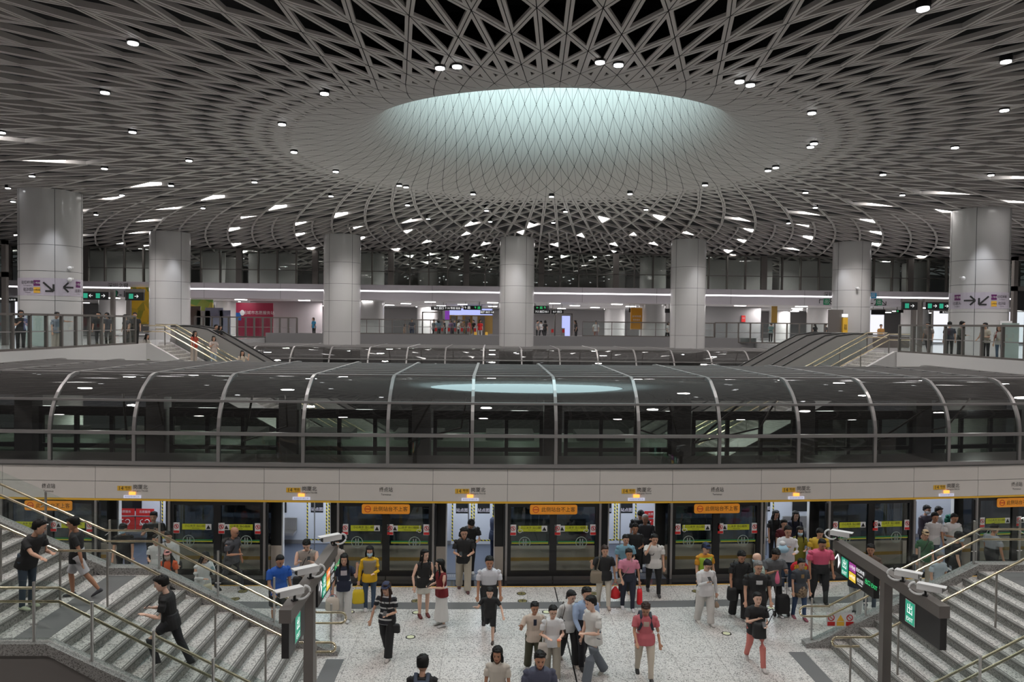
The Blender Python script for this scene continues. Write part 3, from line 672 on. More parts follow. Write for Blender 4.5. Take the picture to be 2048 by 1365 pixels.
# ================================================================== stairs
def build_stairs(side, xf, yn, yf, nstep, tread, rise, lflat, nup):
    """side -1 climbs to the left, +1 to the right; xf = foot of the flight"""
    S = side; word = 'left' if S < 0 else 'right'
    X = lambda u: xf+S*u
    prof_ = []; u = 0; z = 0
    for k in range(nstep): prof_.append((u, z)); z += rise; prof_.append((u, z)); u += tread
    u1 = u; z1 = z
    ul = u-tread+lflat; z2 = z
    prof_.append((ul, z2)); u = ul
    for k in range(nup): z += rise; prof_.append((u, z)); u += tread; prof_.append((u, z))
    uend = u; zend = z
    st = thing('staircase', 'speckled granite staircase climbing to the '+word+' from the platform floor', 'staircase')
    tr = MB(); ri = MB(); no = MB()
    us = []
    for a, b in zip(prof_[:-1], prof_[1:]):
        if abs(a[0]-b[0]) < 1e-6:
            ri.poly([(X(a[0]), yn, a[1]), (X(a[0]), yf, a[1]), (X(a[0]), yf, b[1]), (X(a[0]), yn, b[1])])
            us.append((a[0], b[1]))
        else:
            tr.poly([(X(a[0]), yn, a[1]), (X(a[0]), yf, a[1]), (X(b[0]), yf, b[1]), (X(b[0]), yn, b[1])])
    for (a, zz) in us:
        for o0, o1 in ((.0, .035), (.055, .085)):
            xa, xb = sorted((X(a+o0), X(a+o1))); no.box(xa, xb, yn+.02, yf-.02, zz, zz+.004)
        xa, xb = sorted((X(a-.012), X(a+.01))); no.box(xa, xb, yn, yf, zz-.03, zz+.002)
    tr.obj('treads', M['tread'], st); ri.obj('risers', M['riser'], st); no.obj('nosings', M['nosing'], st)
    xa, xb = sorted((X(u1-tread+.34), X(u1-tread+lflat-.34)))
    mb = MB(); mb.box(xa, xb, yn+.05, yf-.05, z2, z2+.006); mb.obj('tactile_mat', stripes_t, st)
    base = MB(); pts = [(X(p[0]+.03), p[1]-.03) for p in prof_]+[(X(uend), zend-1.6), (X(ul), z2-1.0 if False else max(z2-1.1, 0)), (X(1.5), 0)]
    base.prism(pts, yn+.02, yf-.02); base.obj('underside', M['offwhite'], st)
    # curbs
    nose = lambda uu: (uu/tread*rise) if uu < u1-tread else (z2 if uu < ul else z2+(uu-ul)/tread*rise)
    kinks = [(-.55, 0.0), (u1-tread+.02, z2), (ul-.05, z2), (uend, zend)]
    kz = lambda: None
    top = [(-.55, .10), (-.25, .16), (u1-tread+.05, z2+.15), (ul-.30, z2+.15), (uend, zend+.13)]
    bot = [(uend, zend-.14), (ul-.25, z2-.04), (u1-tread+.02, z2-.04), (.22, -.0), (-.55, 0)]
    for yy, dyy, nm in ((yf, .26, 'far_curb'), (yn-.24, .24, 'near_curb')):
        mb = MB(); mb.prism([(X(p[0]), p[1]) for p in top+bot], yy, yy+dyy); mb.obj(nm, M['curb'], st)
    mb = MB(); mb.prism([(X(p[0]), p[1]) for p in bot]+[(X(.3), 0)], yn-.2, yn-.02)
    sk_ = MB(); sk_.prism([(X(.3), 0)]+[(X(p[0]), p[1]) for p in reversed(bot[:4])]+[(X(uend), .0)], yn-.19, yn-.04); sk_.obj('side_cladding', M['greywall2'], st)
    # glass balustrades
    H = lambda uu: (.10 if uu < -.2 else (.16+(uu+.25)/(u1-tread+.30)*(z2-.01) if uu < u1-tread+.05 else (z2+.15 if uu < ul-.30 else z2+.15+(uu-ul+.30)/(uend-ul+.30)*(zend-z2))))
    def balus(yy, inner, where, sides):
        b = thing('glass_balustrade', where, 'balustrade')
        pu = sides
        for k, (ua) in enumerate(pu):
            hh = H(ua); mb = MB(); mb.tube([(X(ua), yy, hh-.01), (X(ua), yy, hh+.98)], .024, 10)
            mb.tube([(X(ua), yy, hh+.72), (X(ua), inner, hh+.70)], .009, 6); mb.tube([(X(ua)-.06, yy+.0, hh+.28), (X(ua)+.06, yy, hh+.28)], .012, 6)
            mb.obj('post', M['steel'], b)
        for ua, ub in zip(pu[:-1], pu[1:]):
            mb = MB(); brk = [q for q in (u1-tread+.05, ul-.30) if ua+.05 < q < ub-.05]; uu = [ua+.03]+brk+[ub-.03]
            bo = [(X(q), H(q)+.02) for q in uu]; tp = [(X(q), H(q)+1.0) for q in reversed(uu)]
            mb.prism(bo+tp, yy-.006, yy+.006); mb.obj('glass_panel', M['cglass'], b)
        return b
    def rails(inner, label, heights, name='handrail', loop=True, posts=None, u_start=-.75):
        r_ = thing(name, label, 'handrail')
        kz0 = [(0.05, 0), (u1-tread+.0, z2), (ul+.0, z2), (uend, zend)]
        ends = []
        for h in heights:
            path = [(X(u_start), inner, .02+h), (X(-.10), inner, .02+h), (X(u1-tread), inner, z2+h+.02), (X(ul-.28), inner, z2+h+.02), (X(uend), inner, zend+h+.02)]
            mb = MB(); mb.tube(path, .024, 10); mb.obj('rail', M['gold'], r_); ends.append(.02+h)
        if loop and len(heights) > 1:
            zt, zb = ends[0], ends[1]; rr = (zt-zb)/2
            path = [(X(u_start)-S*rr*math.sin(t), inner, (zt+zb)/2+rr*math.cos(t)) for t in np.linspace(0, PI, 12)]
        else:
            zt = ends[0]; rr = .09
            path = [(X(u_start)-S*rr*math.sin(t), inner, zt-rr+rr*math.cos(t)) for t in np.linspace(0, PI, 12)]+[(X(u_start+.45), inner, zt-2*rr)]
        mb = MB(); mb.tube(path, .024, 10); mb.obj('end_loop', M['gold'], r_)
        for ua in posts or []:
            zz = nose2(ua); mb = MB(); mb.tube([(X(ua), inner, zz), (X(ua), inner, zrail(ua)+heights[0])], .021, 8); mb.obj('post', M['post'], r_)
        return r_
    def zrail(uu):
        return .02 if uu < -.1 else ((uu+.10)/(u1-tread+.10)*z2+.02 if uu < u1-tread else (z2+.02 if uu < ul-.28 else z2+(uu-ul+.28)/(uend-ul+.28)*(zend-z2)+.02))
    def nose2(uu):
        if uu < 0: return 0
        if uu < u1-tread: return (int(uu/tread)+1)*rise
        if uu < ul: return z2
        return z2+(int((uu-ul)/tread)+1)*rise
    far_posts = [-.38, .85, 2.05, 3.30, 4.35, 5.7, 7.0]
    balus(yf+.14, yf-.05, 'glass balustrade with steel posts along the far curb of the '+word+' stairs', far_posts)
    rails(yf-.05, 'pair of champagne handrails with a looped end on the far side of the '+word+' stairs', (.95, .72), u_start=-.62)
    balus(yn-.12, yn+.05, 'glass balustrade with steel posts along the near curb of the '+word+' stairs', [-.38, .75, 1.72, 2.72, 3.66, 4.75, 5.9, 7.0])
    rails(yn+.05, 'pair of champagne handrails on the near side of the '+word+' stairs', (.95, .72), u_start=-.62)
    rails((yn+yf)/2-.02, 'single champagne handrail on steel posts down the middle of the '+word+' stairs', (1.05,), u_start=-.78, posts=[-.5, .45, 1.4, 2.4, 3.42, 4.3, 5.4, 6.6], loop=False)
    return st
M['greywall2'] = mat('taupe_cladding', (.17, .155, .145), .5)
stripes_t = M['tactile']
build_stairs(-1, -3.80, 12.5, 16.05, 11, .335, .159, 1.27, 12)
build_stairs(1, 7.65, 12.6, 16.45, 11, .33, .159, 1.35, 12)
# three sticker panel on the glass of the right stairs
t = thing('warning_panel', 'row of three red and yellow warning stickers on the glass of the right stairs', 'sticker panel', (7.9, 16.53, .62))
mb = MB(); mb.box(-.32, .32, -.004, .0, -.16, .16); mb.obj('sheet', M['white'], t)
for k, m_ in ((-1, 'red'), (0, 'yellow'), (1, 'red')):
    mb = MB(); mb.box(k*.21-.085, k*.21+.085, -.008, -.004, -.14, -.05); mb.obj('sheet_band', M[m_], t)
    mb = MB()
    if k: arc_ring(mb, (k*.21, .04), .055, .075, -.008, -.004); mb.prism([(k*.21-.05, .08), (k*.21-.04, .09), (k*.21+.05, 0), (k*.21+.04, -.01)], -.008, -.004)
    else: mb.prism([(-.085, -.035), (.085, -.035), (0, .11)], -.008, -.004)
    mb.obj('mark', M['red'] if k else M['yellow'], t)
# escalator balustrade crossing the bottom left corner
t = thing('escalator', 'dark escalator balustrade under the left stairs at the bottom left corner', 'escalator')
mb = MB(); pth = [(-12, 10.6, 4.9), (-8.0, 10.6, 2.75), (-5.9, 10.6, 1.4), (-3.6, 10.6, .0)]; mb.tube(pth, (.045), 10); mb.obj('handrail', M['rubber'], t)
mb = MB(); mb.loft([[(p[0], 10.55, p[2]-.05), (p[0], 10.66, p[2]-.05), (p[0], 10.66, p[2]-.75), (p[0], 10.55, p[2]-.75)] for p in pth]); mb.obj('balustrade', M['steel'], t)
mb = MB(); mb.loft([[(p[0], 10.3, p[2]-.75), (p[0], 11.1, p[2]-.75), (p[0], 11.1, p[2]-1.1), (p[0], 10.3, p[2]-1.1)] for p in pth]); mb.obj('truss', M['bronze'], t)

# ================================================================== sign stands between stairs and platform
def bullet_camera(x, y, z, rz, where):
    t = thing('security_camera', where, 'security camera', (x, y, z), rz)
    mb = MB(); mb.loft([[(-.055, -.20, -.05), (.055, -.20, -.05), (.065, -.20, .045), (-.065, -.20, .045)], [(-.055, .18, -.05), (.055, .18, -.05), (.06, .18, .045), (-.06, .18, .045)]]); mb.box(-.07, .07, -.26, .16, .045, .06)
    mb.obj('housing', M['white'], t)
    mb = MB(); mb.box(-.045, .045, -.205, -.198, -.04, .035); mb.obj('lens_window', M['black'], t)
    mb = MB(); mb.tube([(0, .05, -.05), (0, .05, -.14)], .022, 8); mb.box(-.04, .04, .01, .09, -.16, -.13); mb.obj('bracket', M['black'], t)
    mb = MB(); mb.tube([(.0, .17+.13*math.sin(a)*1.0, -.05+.10*math.cos(a)) for a in np.linspace(.3, 2*PI-.2, 18)], .018, 8); mb.obj('cable_loop', M['white'], t)
def sign_stand(x, y0, y1, yp, z, face, name):
    t = thing('sign_stand', 'bronze T shaped sign stand with two black panels beside the '+name+' stairs', 'sign stand')
    mb = MB(); mb.box(x-.09, x+.09, y0, y1, z-.15, z+.05); mb.obj('cross_beam', M['bronze'], t)
    mb = MB(); mb.box(x-.08, x+.08, yp-.08, yp+.08, 0, z-.15); mb.obj('pole', M['bronze'], t)
    r = (PI/2, 0, face*PI/2)
    def pnl(ya, yb, z0, z1):
        b = MB(); b.box(x-.055, x+.055, ya, yb, z0, z1); return b.obj('sign_panel', M['black'], t)
    far = pnl(yp+.35, y1-.02, z-.62, z-.15); near = pnl(y0+.02, yp-.55, z-.68, z-.15)
    s = face; xo = x+s*.058
    w = y1-.02-(yp+.35); 
    def place(u): return (y1-.02-u) if s < 0 else (yp+.35+u)   # u runs left to right in the reader's view
    def plate(u0, u1, z0, z1, m_, parent=far):
        ya, yb = sorted((place(u0), place(u1))); b = MB(); xa, xb = sorted((xo, xo+s*.006)); b.box(xa, xb, ya, yb, z0, z1); b.obj('plate', M[m_], parent)
    zc = z-.385; X1 = xo+s*.010
    text('↑', .42, M['whitelit'], (X1, place(.16), zc), far, r)
    plate(.32, .60, zc-.19, zc+.17, 'greenlit'); text('出', .20, M['whitelit'], (X1, place(.46), zc+.04), far, r); text('EXIT', .10, M['whitelit'], (X1, place(.46), zc-.13), far, r)
    c1, c2 = ('purplelit', 'yellowlit') if s < 0 else ('orangelit', 'yellowlit')
    plate(.66, .92, zc+.0, zc+.17, c1); text('11号线', .085, M['whitelit'], (X1, place(.79), zc+.085), far, r)
    plate(.66, .92, zc-.19, zc-.02, c2); text('14号线', .085, M['whitelit'], (X1, place(.79), zc-.105), far, r)
    text('往红岭南', .085, M['whitelit'], (X1, place(1.12), zc+.11), far, r); text('To Hongling', .045, M['whitelit'], (X1, place(1.12), zc+.035), far, r)
    text('往沙田', .085, M['whitelit'], (X1, place(1.12), zc-.08), far, r); text('To Shatian', .045, M['whitelit'], (X1, place(1.12), zc-.15), far, r)
    text('出口 EXIT', .11, M['greenglow'], (X1, place(1.55), zc), far, r)
    yc = (y0+.02+yp-.55)/2-.0; zc = z-.40
    ee = yc+(.25 if s < 0 else -.0)
    b = MB(); xa, xb = sorted((xo, xo+s*.006)); b.box(xa, xb, ee-.15, ee+.15, zc-.2, zc+.2); b.obj('plate', M['white'], near)
    b = MB(); xa, xb = sorted((xo+s*.006, xo+s*.010)); b.box(xa, xb, ee-.14, ee+.14, zc-.19, zc+.19); b.obj('plate_face', M['greenlit'], near)
    text('出', .20, M['whitelit'], (xo+s*.014, ee, zc+.05), near, r); text('EXIT', .10, M['whitelit'], (xo+s*.014, ee, zc-.12), near, r)
M['purplelit'] = emis('lit_purple', (.35, .05, .30), 1.0); M['yellowlit'] = emis('lit_yellow', (.9, .6, .05), 1.0); M['orangelit'] = emis('lit_orange', (.9, .25, .05), 1.0); M['greenglow'] = emis('green_glow', (.05, .8, .25), 1.2)
sign_stand(-3.0, 11.0, 14.30, 12.5, 2.90, 1, 'left')
sign_stand(7.40, 11.90, 15.70, 13.7, 2.63, -1, 'right')
for k, (y, s) in enumerate(((14.2, 'farthest'), (12.35, 'middle'), (11.35, 'nearest'))):
    bullet_camera(-3.0, y, 3.10, -.9, 'white bullet camera with a looped cable on the left sign stand, '+s+' of three')
for k, (y, s) in enumerate(((15.6, 'farthest'), (13.05, 'middle'), (12.35, 'nearest'))):
    bullet_camera(7.40, y, 2.83, .9, 'white bullet camera with a looped cable on the right sign stand, '+s+' of three')
t = thing('dome_camera', 'white dome camera hung under the beam of the right sign stand', 'security camera', (7.62, 13.75, 2.40))
mb = MB(); mb.cyl(0, 0, 0, .12, .11, 20); mb.box(-.2, 0, -.03, .03, .08, .12); mb.obj('housing', M['white'], t)
mb = MB(); mb.ball((0, 0, -.02), (.085, .085, .08)); mb.obj('dome', M['blackgloss'], t)

# ================================================================== columns
COLS = [(102, 36.0, 'big white column at the left of the hall with black line arrows', 1.32), (340, 52, 'white column second from the left, behind the left escalator', 1.30), (684, 52, 'white column third from the left, between the left banner and the gates', 1.25),
        (1033, 52, 'white column in the middle of the hall behind the canopies', 1.20), (1375, 52, 'white column fifth from the left, beside the orange advert', 1.20), (1701, 52, 'white column second from the right, with the yellow pillar sign', 1.25), (1956, 37.0, 'big white column at the right of the hall with black line arrows', 1.30)]
HUB = []
for (px, y, lab, r) in COLS:
    x, _, _ = PY(px, 640, y); HUB.append((x, y, r))
    t = thing('round_column', lab, 'column', (x, y, 0))
    seg = 40; zs = [(-1.2, 5.85), (5.86, 8.0), (8.02, 9.35), (9.37, 10.55), (10.57, 13.12)] if y < 40 else [(-1.2, 6.5), (6.52, 8.6), (8.62, 9.75), (9.77, 11.2), (11.22, 13.12)]
    for k, (z0, z1) in enumerate(zs):
        mb = MB(); mb.loft([[(r*math.cos(a), r*math.sin(a), z) for a in np.linspace(0, 2*PI, 56, endpoint=False)] for z in (z0, z1)], cap=False); mb.obj('enamel_panel', M['column'], t, smooth=True)
    mb = MB(); mb.cyl(0, 0, -1, 13.1, r-.015, 32); mb.obj('core', M['joint'], t)
    a0 = math.atan2(-x, y); mb = MB()
    for a in ((PI*1.5-1.2, PI*1.5+1.25, PI*1.5+(.12 if px < 1000 else -.12)) if y < 40 else (PI*1.5-.75, PI*1.5+.55)): mb.box(r*math.cos(a+a0)-.009, r*math.cos(a+a0)+.009, r*math.sin(a+a0)-.009, r*math.sin(a+a0)+.009, 5.0, 13.1)
    mb.obj('seam', M['joint'], t)
def wrap(o, x0, y0, r, u0, z0):          # bend flat lettering (u, v) round a column
    me = o.data.copy(); o.data = me
    for v in me.vertices:
        u = v.co.x*o.scale[0]+u0; zz = v.co.y*o.scale[1]+z0; a = u/r; q = r+.02+v.co.z
        v.co = (q*math.sin(a), -q*math.cos(a), zz)
    o.scale = (1, 1, 1); o.location = (x0, y0, 0); o.rotation_euler = (0, 0, 0)
def arrow_path(mb, pts, w=.04):
    for a, b in pts:
        a = np.array(a); b = np.array(b); d = (b-a)/np.linalg.norm(b-a); n = np.array([-d[1], d[0]])*w
        k = 6
        for i in range(k):
            p = a+(b-a)*i/k; q = a+(b-a)*(i+1)/k
            mb.poly([(*(p-n), 0), (*(q-n), 0), (*(q+n), 0), (*(p+n), 0)])
for (ci, items) in ((0, 'L'), (6, 'R')):
    x, y, r = HUB[ci]; A0 = math.atan2(-x, y); zc = CAMZ+(640-578 if ci == 0 else 660-602)/FPX*(y-r)
    t = thing('column_sign', 'lilac band with black arrows and line plates on the big '+('left' if ci == 0 else 'right')+' column', 'sign', (x, y, 0), A0)
    mb = MB(); A = np.linspace(-1.35, 1.35, 20); n0 = 0
    for a, b in zip(A[:-1], A[1:]):
        mb.poly([((r+.008)*math.sin(a), -(r+.008)*math.cos(a), zc-.40), ((r+.008)*math.sin(b), -(r+.008)*math.cos(b), zc-.40), ((r+.008)*math.sin(b), -(r+.008)*math.cos(b), zc+.40), ((r+.008)*math.sin(a), -(r+.008)*math.cos(a), zc+.40)])
    mb.obj('band', mat('lilac_band', (.50, .46, .53), .35) if ci == 0 else bpy.data.materials['lilac_band'], t)
    def tx(s, size, m_, u, v):
        o = text(s, size, M[m_], (0, 0, 0), t, (0, 0, 0)); wrap(o, 0, 0, r, u, zc+v)
    def pl_(m_, u, v, w, h):
        mb = MB(); N = 5
        for i in range(N):
            a0 = (u-w/2+w*i/N)/r; a1 = (u-w/2+w*(i+1)/N)/r; q = r+.014
            mb.poly([(q*math.sin(a0), -q*math.cos(a0), zc+v-h/2), (q*math.sin(a1), -q*math.cos(a1), zc+v-h/2), (q*math.sin(a1), -q*math.cos(a1), zc+v+h/2), (q*math.sin(a0), -q*math.cos(a0), zc+v+h/2)])
        mb.obj('line_plate', M[m_], t)
    def ar(pts, u, v):
        mb = MB(); arrow_path(mb, pts); o = mb.obj('arrow', M['signink'], t); wrap(o, 0, 0, r, u, zc+v)
    DR = [((-.2, .2), (.2, -.2)), ((.2, -.2), (.2, .12)), ((.2, -.2), (-.12, -.2))]
    if ci == 0:
        tx('往红岭南', .17, 'signink', -1.02, .18); pl_('purple', -.56, .16, .28, .26); tx('11号线', .10, 'white', -.56, .16)
        tx('往沙田', .17, 'signink', -.98, -.14); pl_('lineyellow', -.56, -.16, .28, .26); tx('14号线', .10, 'signink', -.56, -.16)
        tx('To Honglingnan', .07, 'signink', -1.0, .05); tx('To Shatian', .07, 'signink', -.98, -.27)
        ar(DR, -.10, 0); ar([((-.22, 0), (.25, 0)), ((-.22, 0), (0, .22)), ((-.22, 0), (0, -.22))], .72, 0)
        pl_('purple', 1.28, .16, .34, .28); tx('11号线', .12, 'white', 1.28, .16); tx('往碧头', .16, 'signink', 1.30, -.14); tx('To Bitou', .07, 'signink', 1.28, -.28)
    else:
        pl_('purple', -.98, .16, .36, .28); tx('11号线', .13, 'white', -.98, .16); tx('往碧头', .17, 'signink', -1.0, -.14); tx('To Bitou', .08, 'signink', -.98, -.29)
        ar([((.25, 0), (-.25, 0)), ((.25, 0), (.03, .22)), ((.25, 0), (.03, -.22))], -.38, 0)
        ar([((.2, .2), (-.2, -.2)), ((-.2, -.2), (-.2, .12)), ((-.2, -.2), (.12, -.2))], .22, 0)
        pl_('purple', .66, .16, .26, .26); tx('11号线', .09, 'white', .66, .16); tx('往红岭南', .15, 'signink', 1.10, .18); tx('To Honglingnan', .06, 'signink', 1.1, .06)
        pl_('lineyellow', .66, -.16, .26, .26); tx('14号线', .09, 'signink', .66, -.16); tx('往沙田', .15, 'signink', 1.08, -.14); tx('To Shatian', .06, 'signink', 1.08, -.27)
# spots that graze the column shafts
for (cx, cy, r), (ox, oy, pw) in zip(HUB, [(.75, -1.0, 60), (.7, -1, 75), (0, -1, 15), (0, -1, 40), (.2, -1, 40), (-.95, -.7, 55), (-.55, -1, 90)]):
    d = math.hypot(ox, oy); add_light('SPOT', (cx+ox/d*(r+.75), cy+oy/d*(r+.75), 12.8), pw*6, (.9, .93, 1), .1, (-.10*(1 if oy < 0 else -1), 0, 0), 62, .5)

# ================================================================== concourse slabs, beam, clerestory
CZ0 = 5.85
mb = MB(); mb.box(-60, -17.95, 22, 62, 5.0, CZ0); struct(mb, 'floor', M['slabfloor'] if 'slabfloor' in M else M.setdefault('slabfloor', speckle('concourse_floor', (.60, .60, .60), (.35, .35, .35), 40, .4, .12)))
mb = MB(); mb.box(21.15, 60, 22, 62, 5.0, CZ0); struct(mb, 'floor', M['slabfloor'])
mb = MB(); mb.box(-60, 60, 60, 104, 5.0, CZ0); struct(mb, 'floor', M['slabfloor'])
mb = MB(); mb.box(-18.02, -17.75, 22, 39, 4.75, 5.95); struct(mb, 'wall_left', M['offwhite'])
mb = MB(); mb.box(20.95, 21.22, 22, 38.3, 4.75, 5.95); struct(mb, 'wall_right', M['offwhite'])
mb = MB(); mb.box(-17.9, 21.2, 59.7, 60.0, 3.6, 6.25); struct(mb, 'wall_back', M['greywall'])
mb = MB(); mb.box(-17.9, 21.2, 57.0, 60, 3.0, 4.6); struct(mb, 'wall_back', M['greywall'])
YBM = 62.0
mb = MB(); mb.box(-60, 60, YBM, YBM+.6, 9.0, 9.68); mb.box(-60, 60, YBM, YBM+.6, 9.80, 10.25); mb.box(-60, 60, YBM+.06, YBM+.6, 9.68, 9.80); struct(mb, 'ceiling_beam', mat('beam_panel', (.64, .60, .65), .4))
mb = MB(); mb.box(-60, 60, YBM+.0, YBM+.06, 9.69, 9.79); tag(mb.obj('light_strip', M['striplamp']), 'long white light line along the beam behind the columns', 'strip lamp')
for k in range(-8, 9):
    mb = MB(); mb.box(k*6.2+1.2, k*6.2+1.22, YBM-.006, YBM, 9.0, 10.25); struct(mb, 'trim_8', M['joint'])
mb = MB(); mb.box(-60, 60, YBM+.6, 104, 9.0, 9.1); struct(mb, 'ceiling', M['offwhite'])
for kx in range(-9, 10):
    for ky in range(4):
        x, y = kx*5.4+((ky % 2)*2.5), 65+ky*7
        mb = MB(); mb.box(-.45, .45, -.25, .25, -.04, 0); tag(mb.obj('ceiling_panel_lamp', M['lamp'], loc=(x, y, 8.99)), 'small white rectangular lamp on the low ceiling behind the beam', 'ceiling lamp', 'panel lamps on the low concourse ceiling')
w = thing('window_1', '', ''); del w['label'], w['category']; w['kind'] = 'structure'
mb = MB(); mb.box(-60, 60, YBM+.2, YBM+.22, 10.25, 13.1); g = mb.obj('window_1', M['wglass']); g['kind'] = 'structure'; bpy.data.objects.remove(w)
mu = MB(); xk = -58.0; k = 0
while xk < 60:
    wd = .24 if k % 4 == 0 else .05; mu.box(xk-wd, xk+wd, YBM+.05, YBM+.35, 10.25, 13.1); xk += 1.55; k += 1
mu.box(-60, 60, YBM+.05, YBM+.3, 11.35, 11.40); mu.box(-60, 60, YBM, YBM+.35, 13.0, 13.1)
struct(mu, 'window_1', M['bronze'])
mb = MB(); mb.box(-60, 60, 95, 95.5, 5.8, 14); struct(mb, 'wall_back', M['offwhite'])
for p0, p1 in ((160, 300), (400, 450), (497, 590), (1410, 1545), (1560, 1640), (1745, 1800)):
    xa, xb = PY(p0, 540, 66)[0], PY(p1, 540, 66)[0]; mb = MB(); mb.box(xa, xb, 66, 66.2, 9.1, 13.05); struct(mb, 'wall_back', M['offwhite'])
# columns beyond the beam
for k, px in enumerate((225, 455, 560, 742, 855, 905, 1230, 1305, 1560, 1640, 1830)):
    yy = (70, 72, 86, 66, 84, 88, 84, 66, 84, 70, 68)[k]; x = PY(px, 600, yy)[0]
    mb = MB(); mb.loft([[(1.15*math.cos(a), 1.15*math.sin(a), z_) for a in np.linspace(0, 2*PI, 28, endpoint=False)] for z_ in (5.85, 13.1)], cap=False)
    o = mb.obj('round_column', M['column'], loc=(x, yy, 0), smooth=True)
    tag(o, 'plain pale column standing on the far concourse behind the beam', 'column', 'pale columns on the far concourse')
# ------------------------------------------------------------------ concourse glass railings
def railing(name_lab, x0, y0, x1, y1, n, base, zt, mw=.09, kind='glass_railing'):
    t = thing(kind, name_lab, 'railing'); L = math.hypot(x1-x0, y1-y0); dx_, dy_ = (x1-x0)/L, (y1-y0)/L; a = math.atan2(dy_, dx_)
    def bx(u0, u1, w, z0, z1, nm, m_):
        mb = MB(); mb.box(u0, u1, -w, w, z0, z1); o = mb.obj(nm, m_, t); o.location = (x0, y0, 0); o.rotation_euler = (0, 0, a); return o
    bx(0, L, .06, zt-.09, zt, 'top_rail', M['bronze']); bx(0, L, .05, base, base+.08, 'bottom_rail', M['bronze'])
    for i in range(n+1):
        u = L*i/n; bx(u-mw/2, u+mw/2, .06, base, zt-.05, 'post', M['bronze'])
    for i in range(n): bx(L*i/n+.06, L*(i+1)/n-.06, .008, base+.08, zt-.1, 'glass_panel', M['cglass'])
    bx(0, L, .012, (base+zt)/2-.02, (base+zt)/2+.02, 'mid_rail', M['alum'])
    return t
railing('bronze framed glass railing along the left concourse edge', -17.88, 25.2, -17.88, 38.0, 12, 5.96, 7.38)
railing('bronze framed glass railing along the right concourse edge', 21.08, 25.2, 21.08, 38.3, 10, 5.95, 7.38)
railing('glass railing of narrow panels under the maroon banner at the far left', -24, 61.2, -15.6, 60.3, 12, 5.85, 7.5, .12)
railing('glass railing of narrow panels at the far right before the grey wall', 18.0, 60.3, 28.5, 57.0, 12, 5.85, 7.5, .12)
railing('thin steel railing on the far concourse edge left of the middle column', -12.0, 59.86, -1.9, 59.86, 10, 6.25, 7.45, .05)
railing('thin steel railing on the far concourse edge right of the middle column', 7.2, 59.86, 17.8, 59.86, 9, 6.25, 7.45, .05)
# ------------------------------------------------------------------ stairs and escalators rising to the concourse, mid hall
def mid_stairs(S, xt, y0, y1, label):
    t = thing('staircase', label, 'staircase'); n = 36; tr = MB()
    for k in range(n):
        xa, xb = sorted((xt-S*k*.29, xt-S*(k+1)*.29)); z = CZ0-k*.163; tr.box(xa, xb, y0, y1, z-.3, z)
    tr.obj('treads', M['tread'], t)
    for yy in (y0-.25, y1):
        mb = MB(); pts = [(xt+S*.6, CZ0+.12), (xt, CZ0+.12), (xt-S*n*.29, CZ0-n*.163+.12), (xt-S*n*.29, CZ0-n*.163-.5), (xt, CZ0-.7), (xt+S*.6, CZ0-.7)]
        mb.prism(pts, yy, yy+.25); mb.obj('curb', M['offwhite'], t)
    return t
def mid_rails(S, xt, yy, label, zs=(.95, .70), glassy=True):
    t = thing('stair_handrail', label, 'handrail'); n = 36; xe = xt-S*n*.29; ze = CZ0-n*.163
    for h in zs:
        mb = MB(); mb.tube([(xt+S*1.1, yy, CZ0+h+.12), (xt, yy, CZ0+h+.12), (xe, yy, ze+h+.12)], .035, 8); mb.obj('rail', M['gold'], t)
    for k in range(0, 8):
        u = k/7; x = xt+(xe-xt)*u; z = CZ0+(ze-CZ0)*u; mb = MB(); mb.tube([(x, yy, z), (x, yy, z+1.1)], .03, 8); mb.obj('post', M['post'], t)
    if glassy:
        mb = MB(); mb.prism([(xt, CZ0+.1), (xe, ze+.1), (xe, ze+1.15), (xt, CZ0+1.15)], yy+.04, yy+.055); mb.obj('glass_panel', M['cglass'], t)
M['satin'] = mat('satin_steel', (.42, .41, .40), .42, .55)
def escalator(S, xt, y0, label, grp=None):
    t = thing('escalator', label, 'escalator'); W_ = 1.5; xe = xt-S*10.5; ze = CZ0-10.5*.56
    pth = [(xt+S*1.6, CZ0), (xt+S*.5, CZ0), (xt-S*.4, CZ0-.14), (xt-S*1.3, CZ0-.62), (xe, ze)]
    for k, yy in enumerate((y0, y0+W_)):
        mb = MB(); mb.tube([(p[0], yy, p[1]+1.0) for p in pth], .05, 8); mb.obj('handrail', M['rubber'], t)
        mb = MB(); mb.loft([[(p[0], yy-.02, p[1]+.28), (p[0], yy+.02, p[1]+.28), (p[0], yy+.02, p[1]+.97), (p[0], yy-.02, p[1]+.97)] for p in pth]); mb.obj('balustrade', M['satin'], t)
        mb = MB(); mb.loft([[(p[0], yy-.16, p[1]-.7), (p[0], yy+.16, p[1]-.7), (p[0], yy+.12, p[1]+.30), (p[0], yy-.12, p[1]+.30)] for p in pth]); mb.obj('skirt', M['satin'], t)
    mb = MB()
    for k in range(26):
        xa, xb = sorted((xt-S*(.2+k*.4), xt-S*(.2+(k+1)*.4))); z = CZ0-.1-k*.225; mb.box(xa, xb, y0+.2, y0+W_-.2, z-.3, z)
    mb.obj('steps', M['bronze'], t)
mid_stairs(-1, -17.6, 39.2, 41.4, 'granite stairs descending to the right from the left concourse, behind the first canopy')
mid_rails(-1, -17.3, 41.5, 'pair of champagne handrails beyond the mid hall stairs at the left')
mid_rails(-1, -17.0, 39.4, 'thin handrails on the near side of the mid hall stairs at the left', (.9, .6), False)
escalator(-1, -16.2, 42.0, 'steel escalator descending to the right beside the left mid hall stairs')
mid_stairs(1, 20.9, 38.6, 40.6, 'granite stairs descending to the left from the right concourse, behind the first canopy')
mid_rails(1, 20.6, 40.7, 'pair of champagne handrails beyond the mid hall stairs at the right')
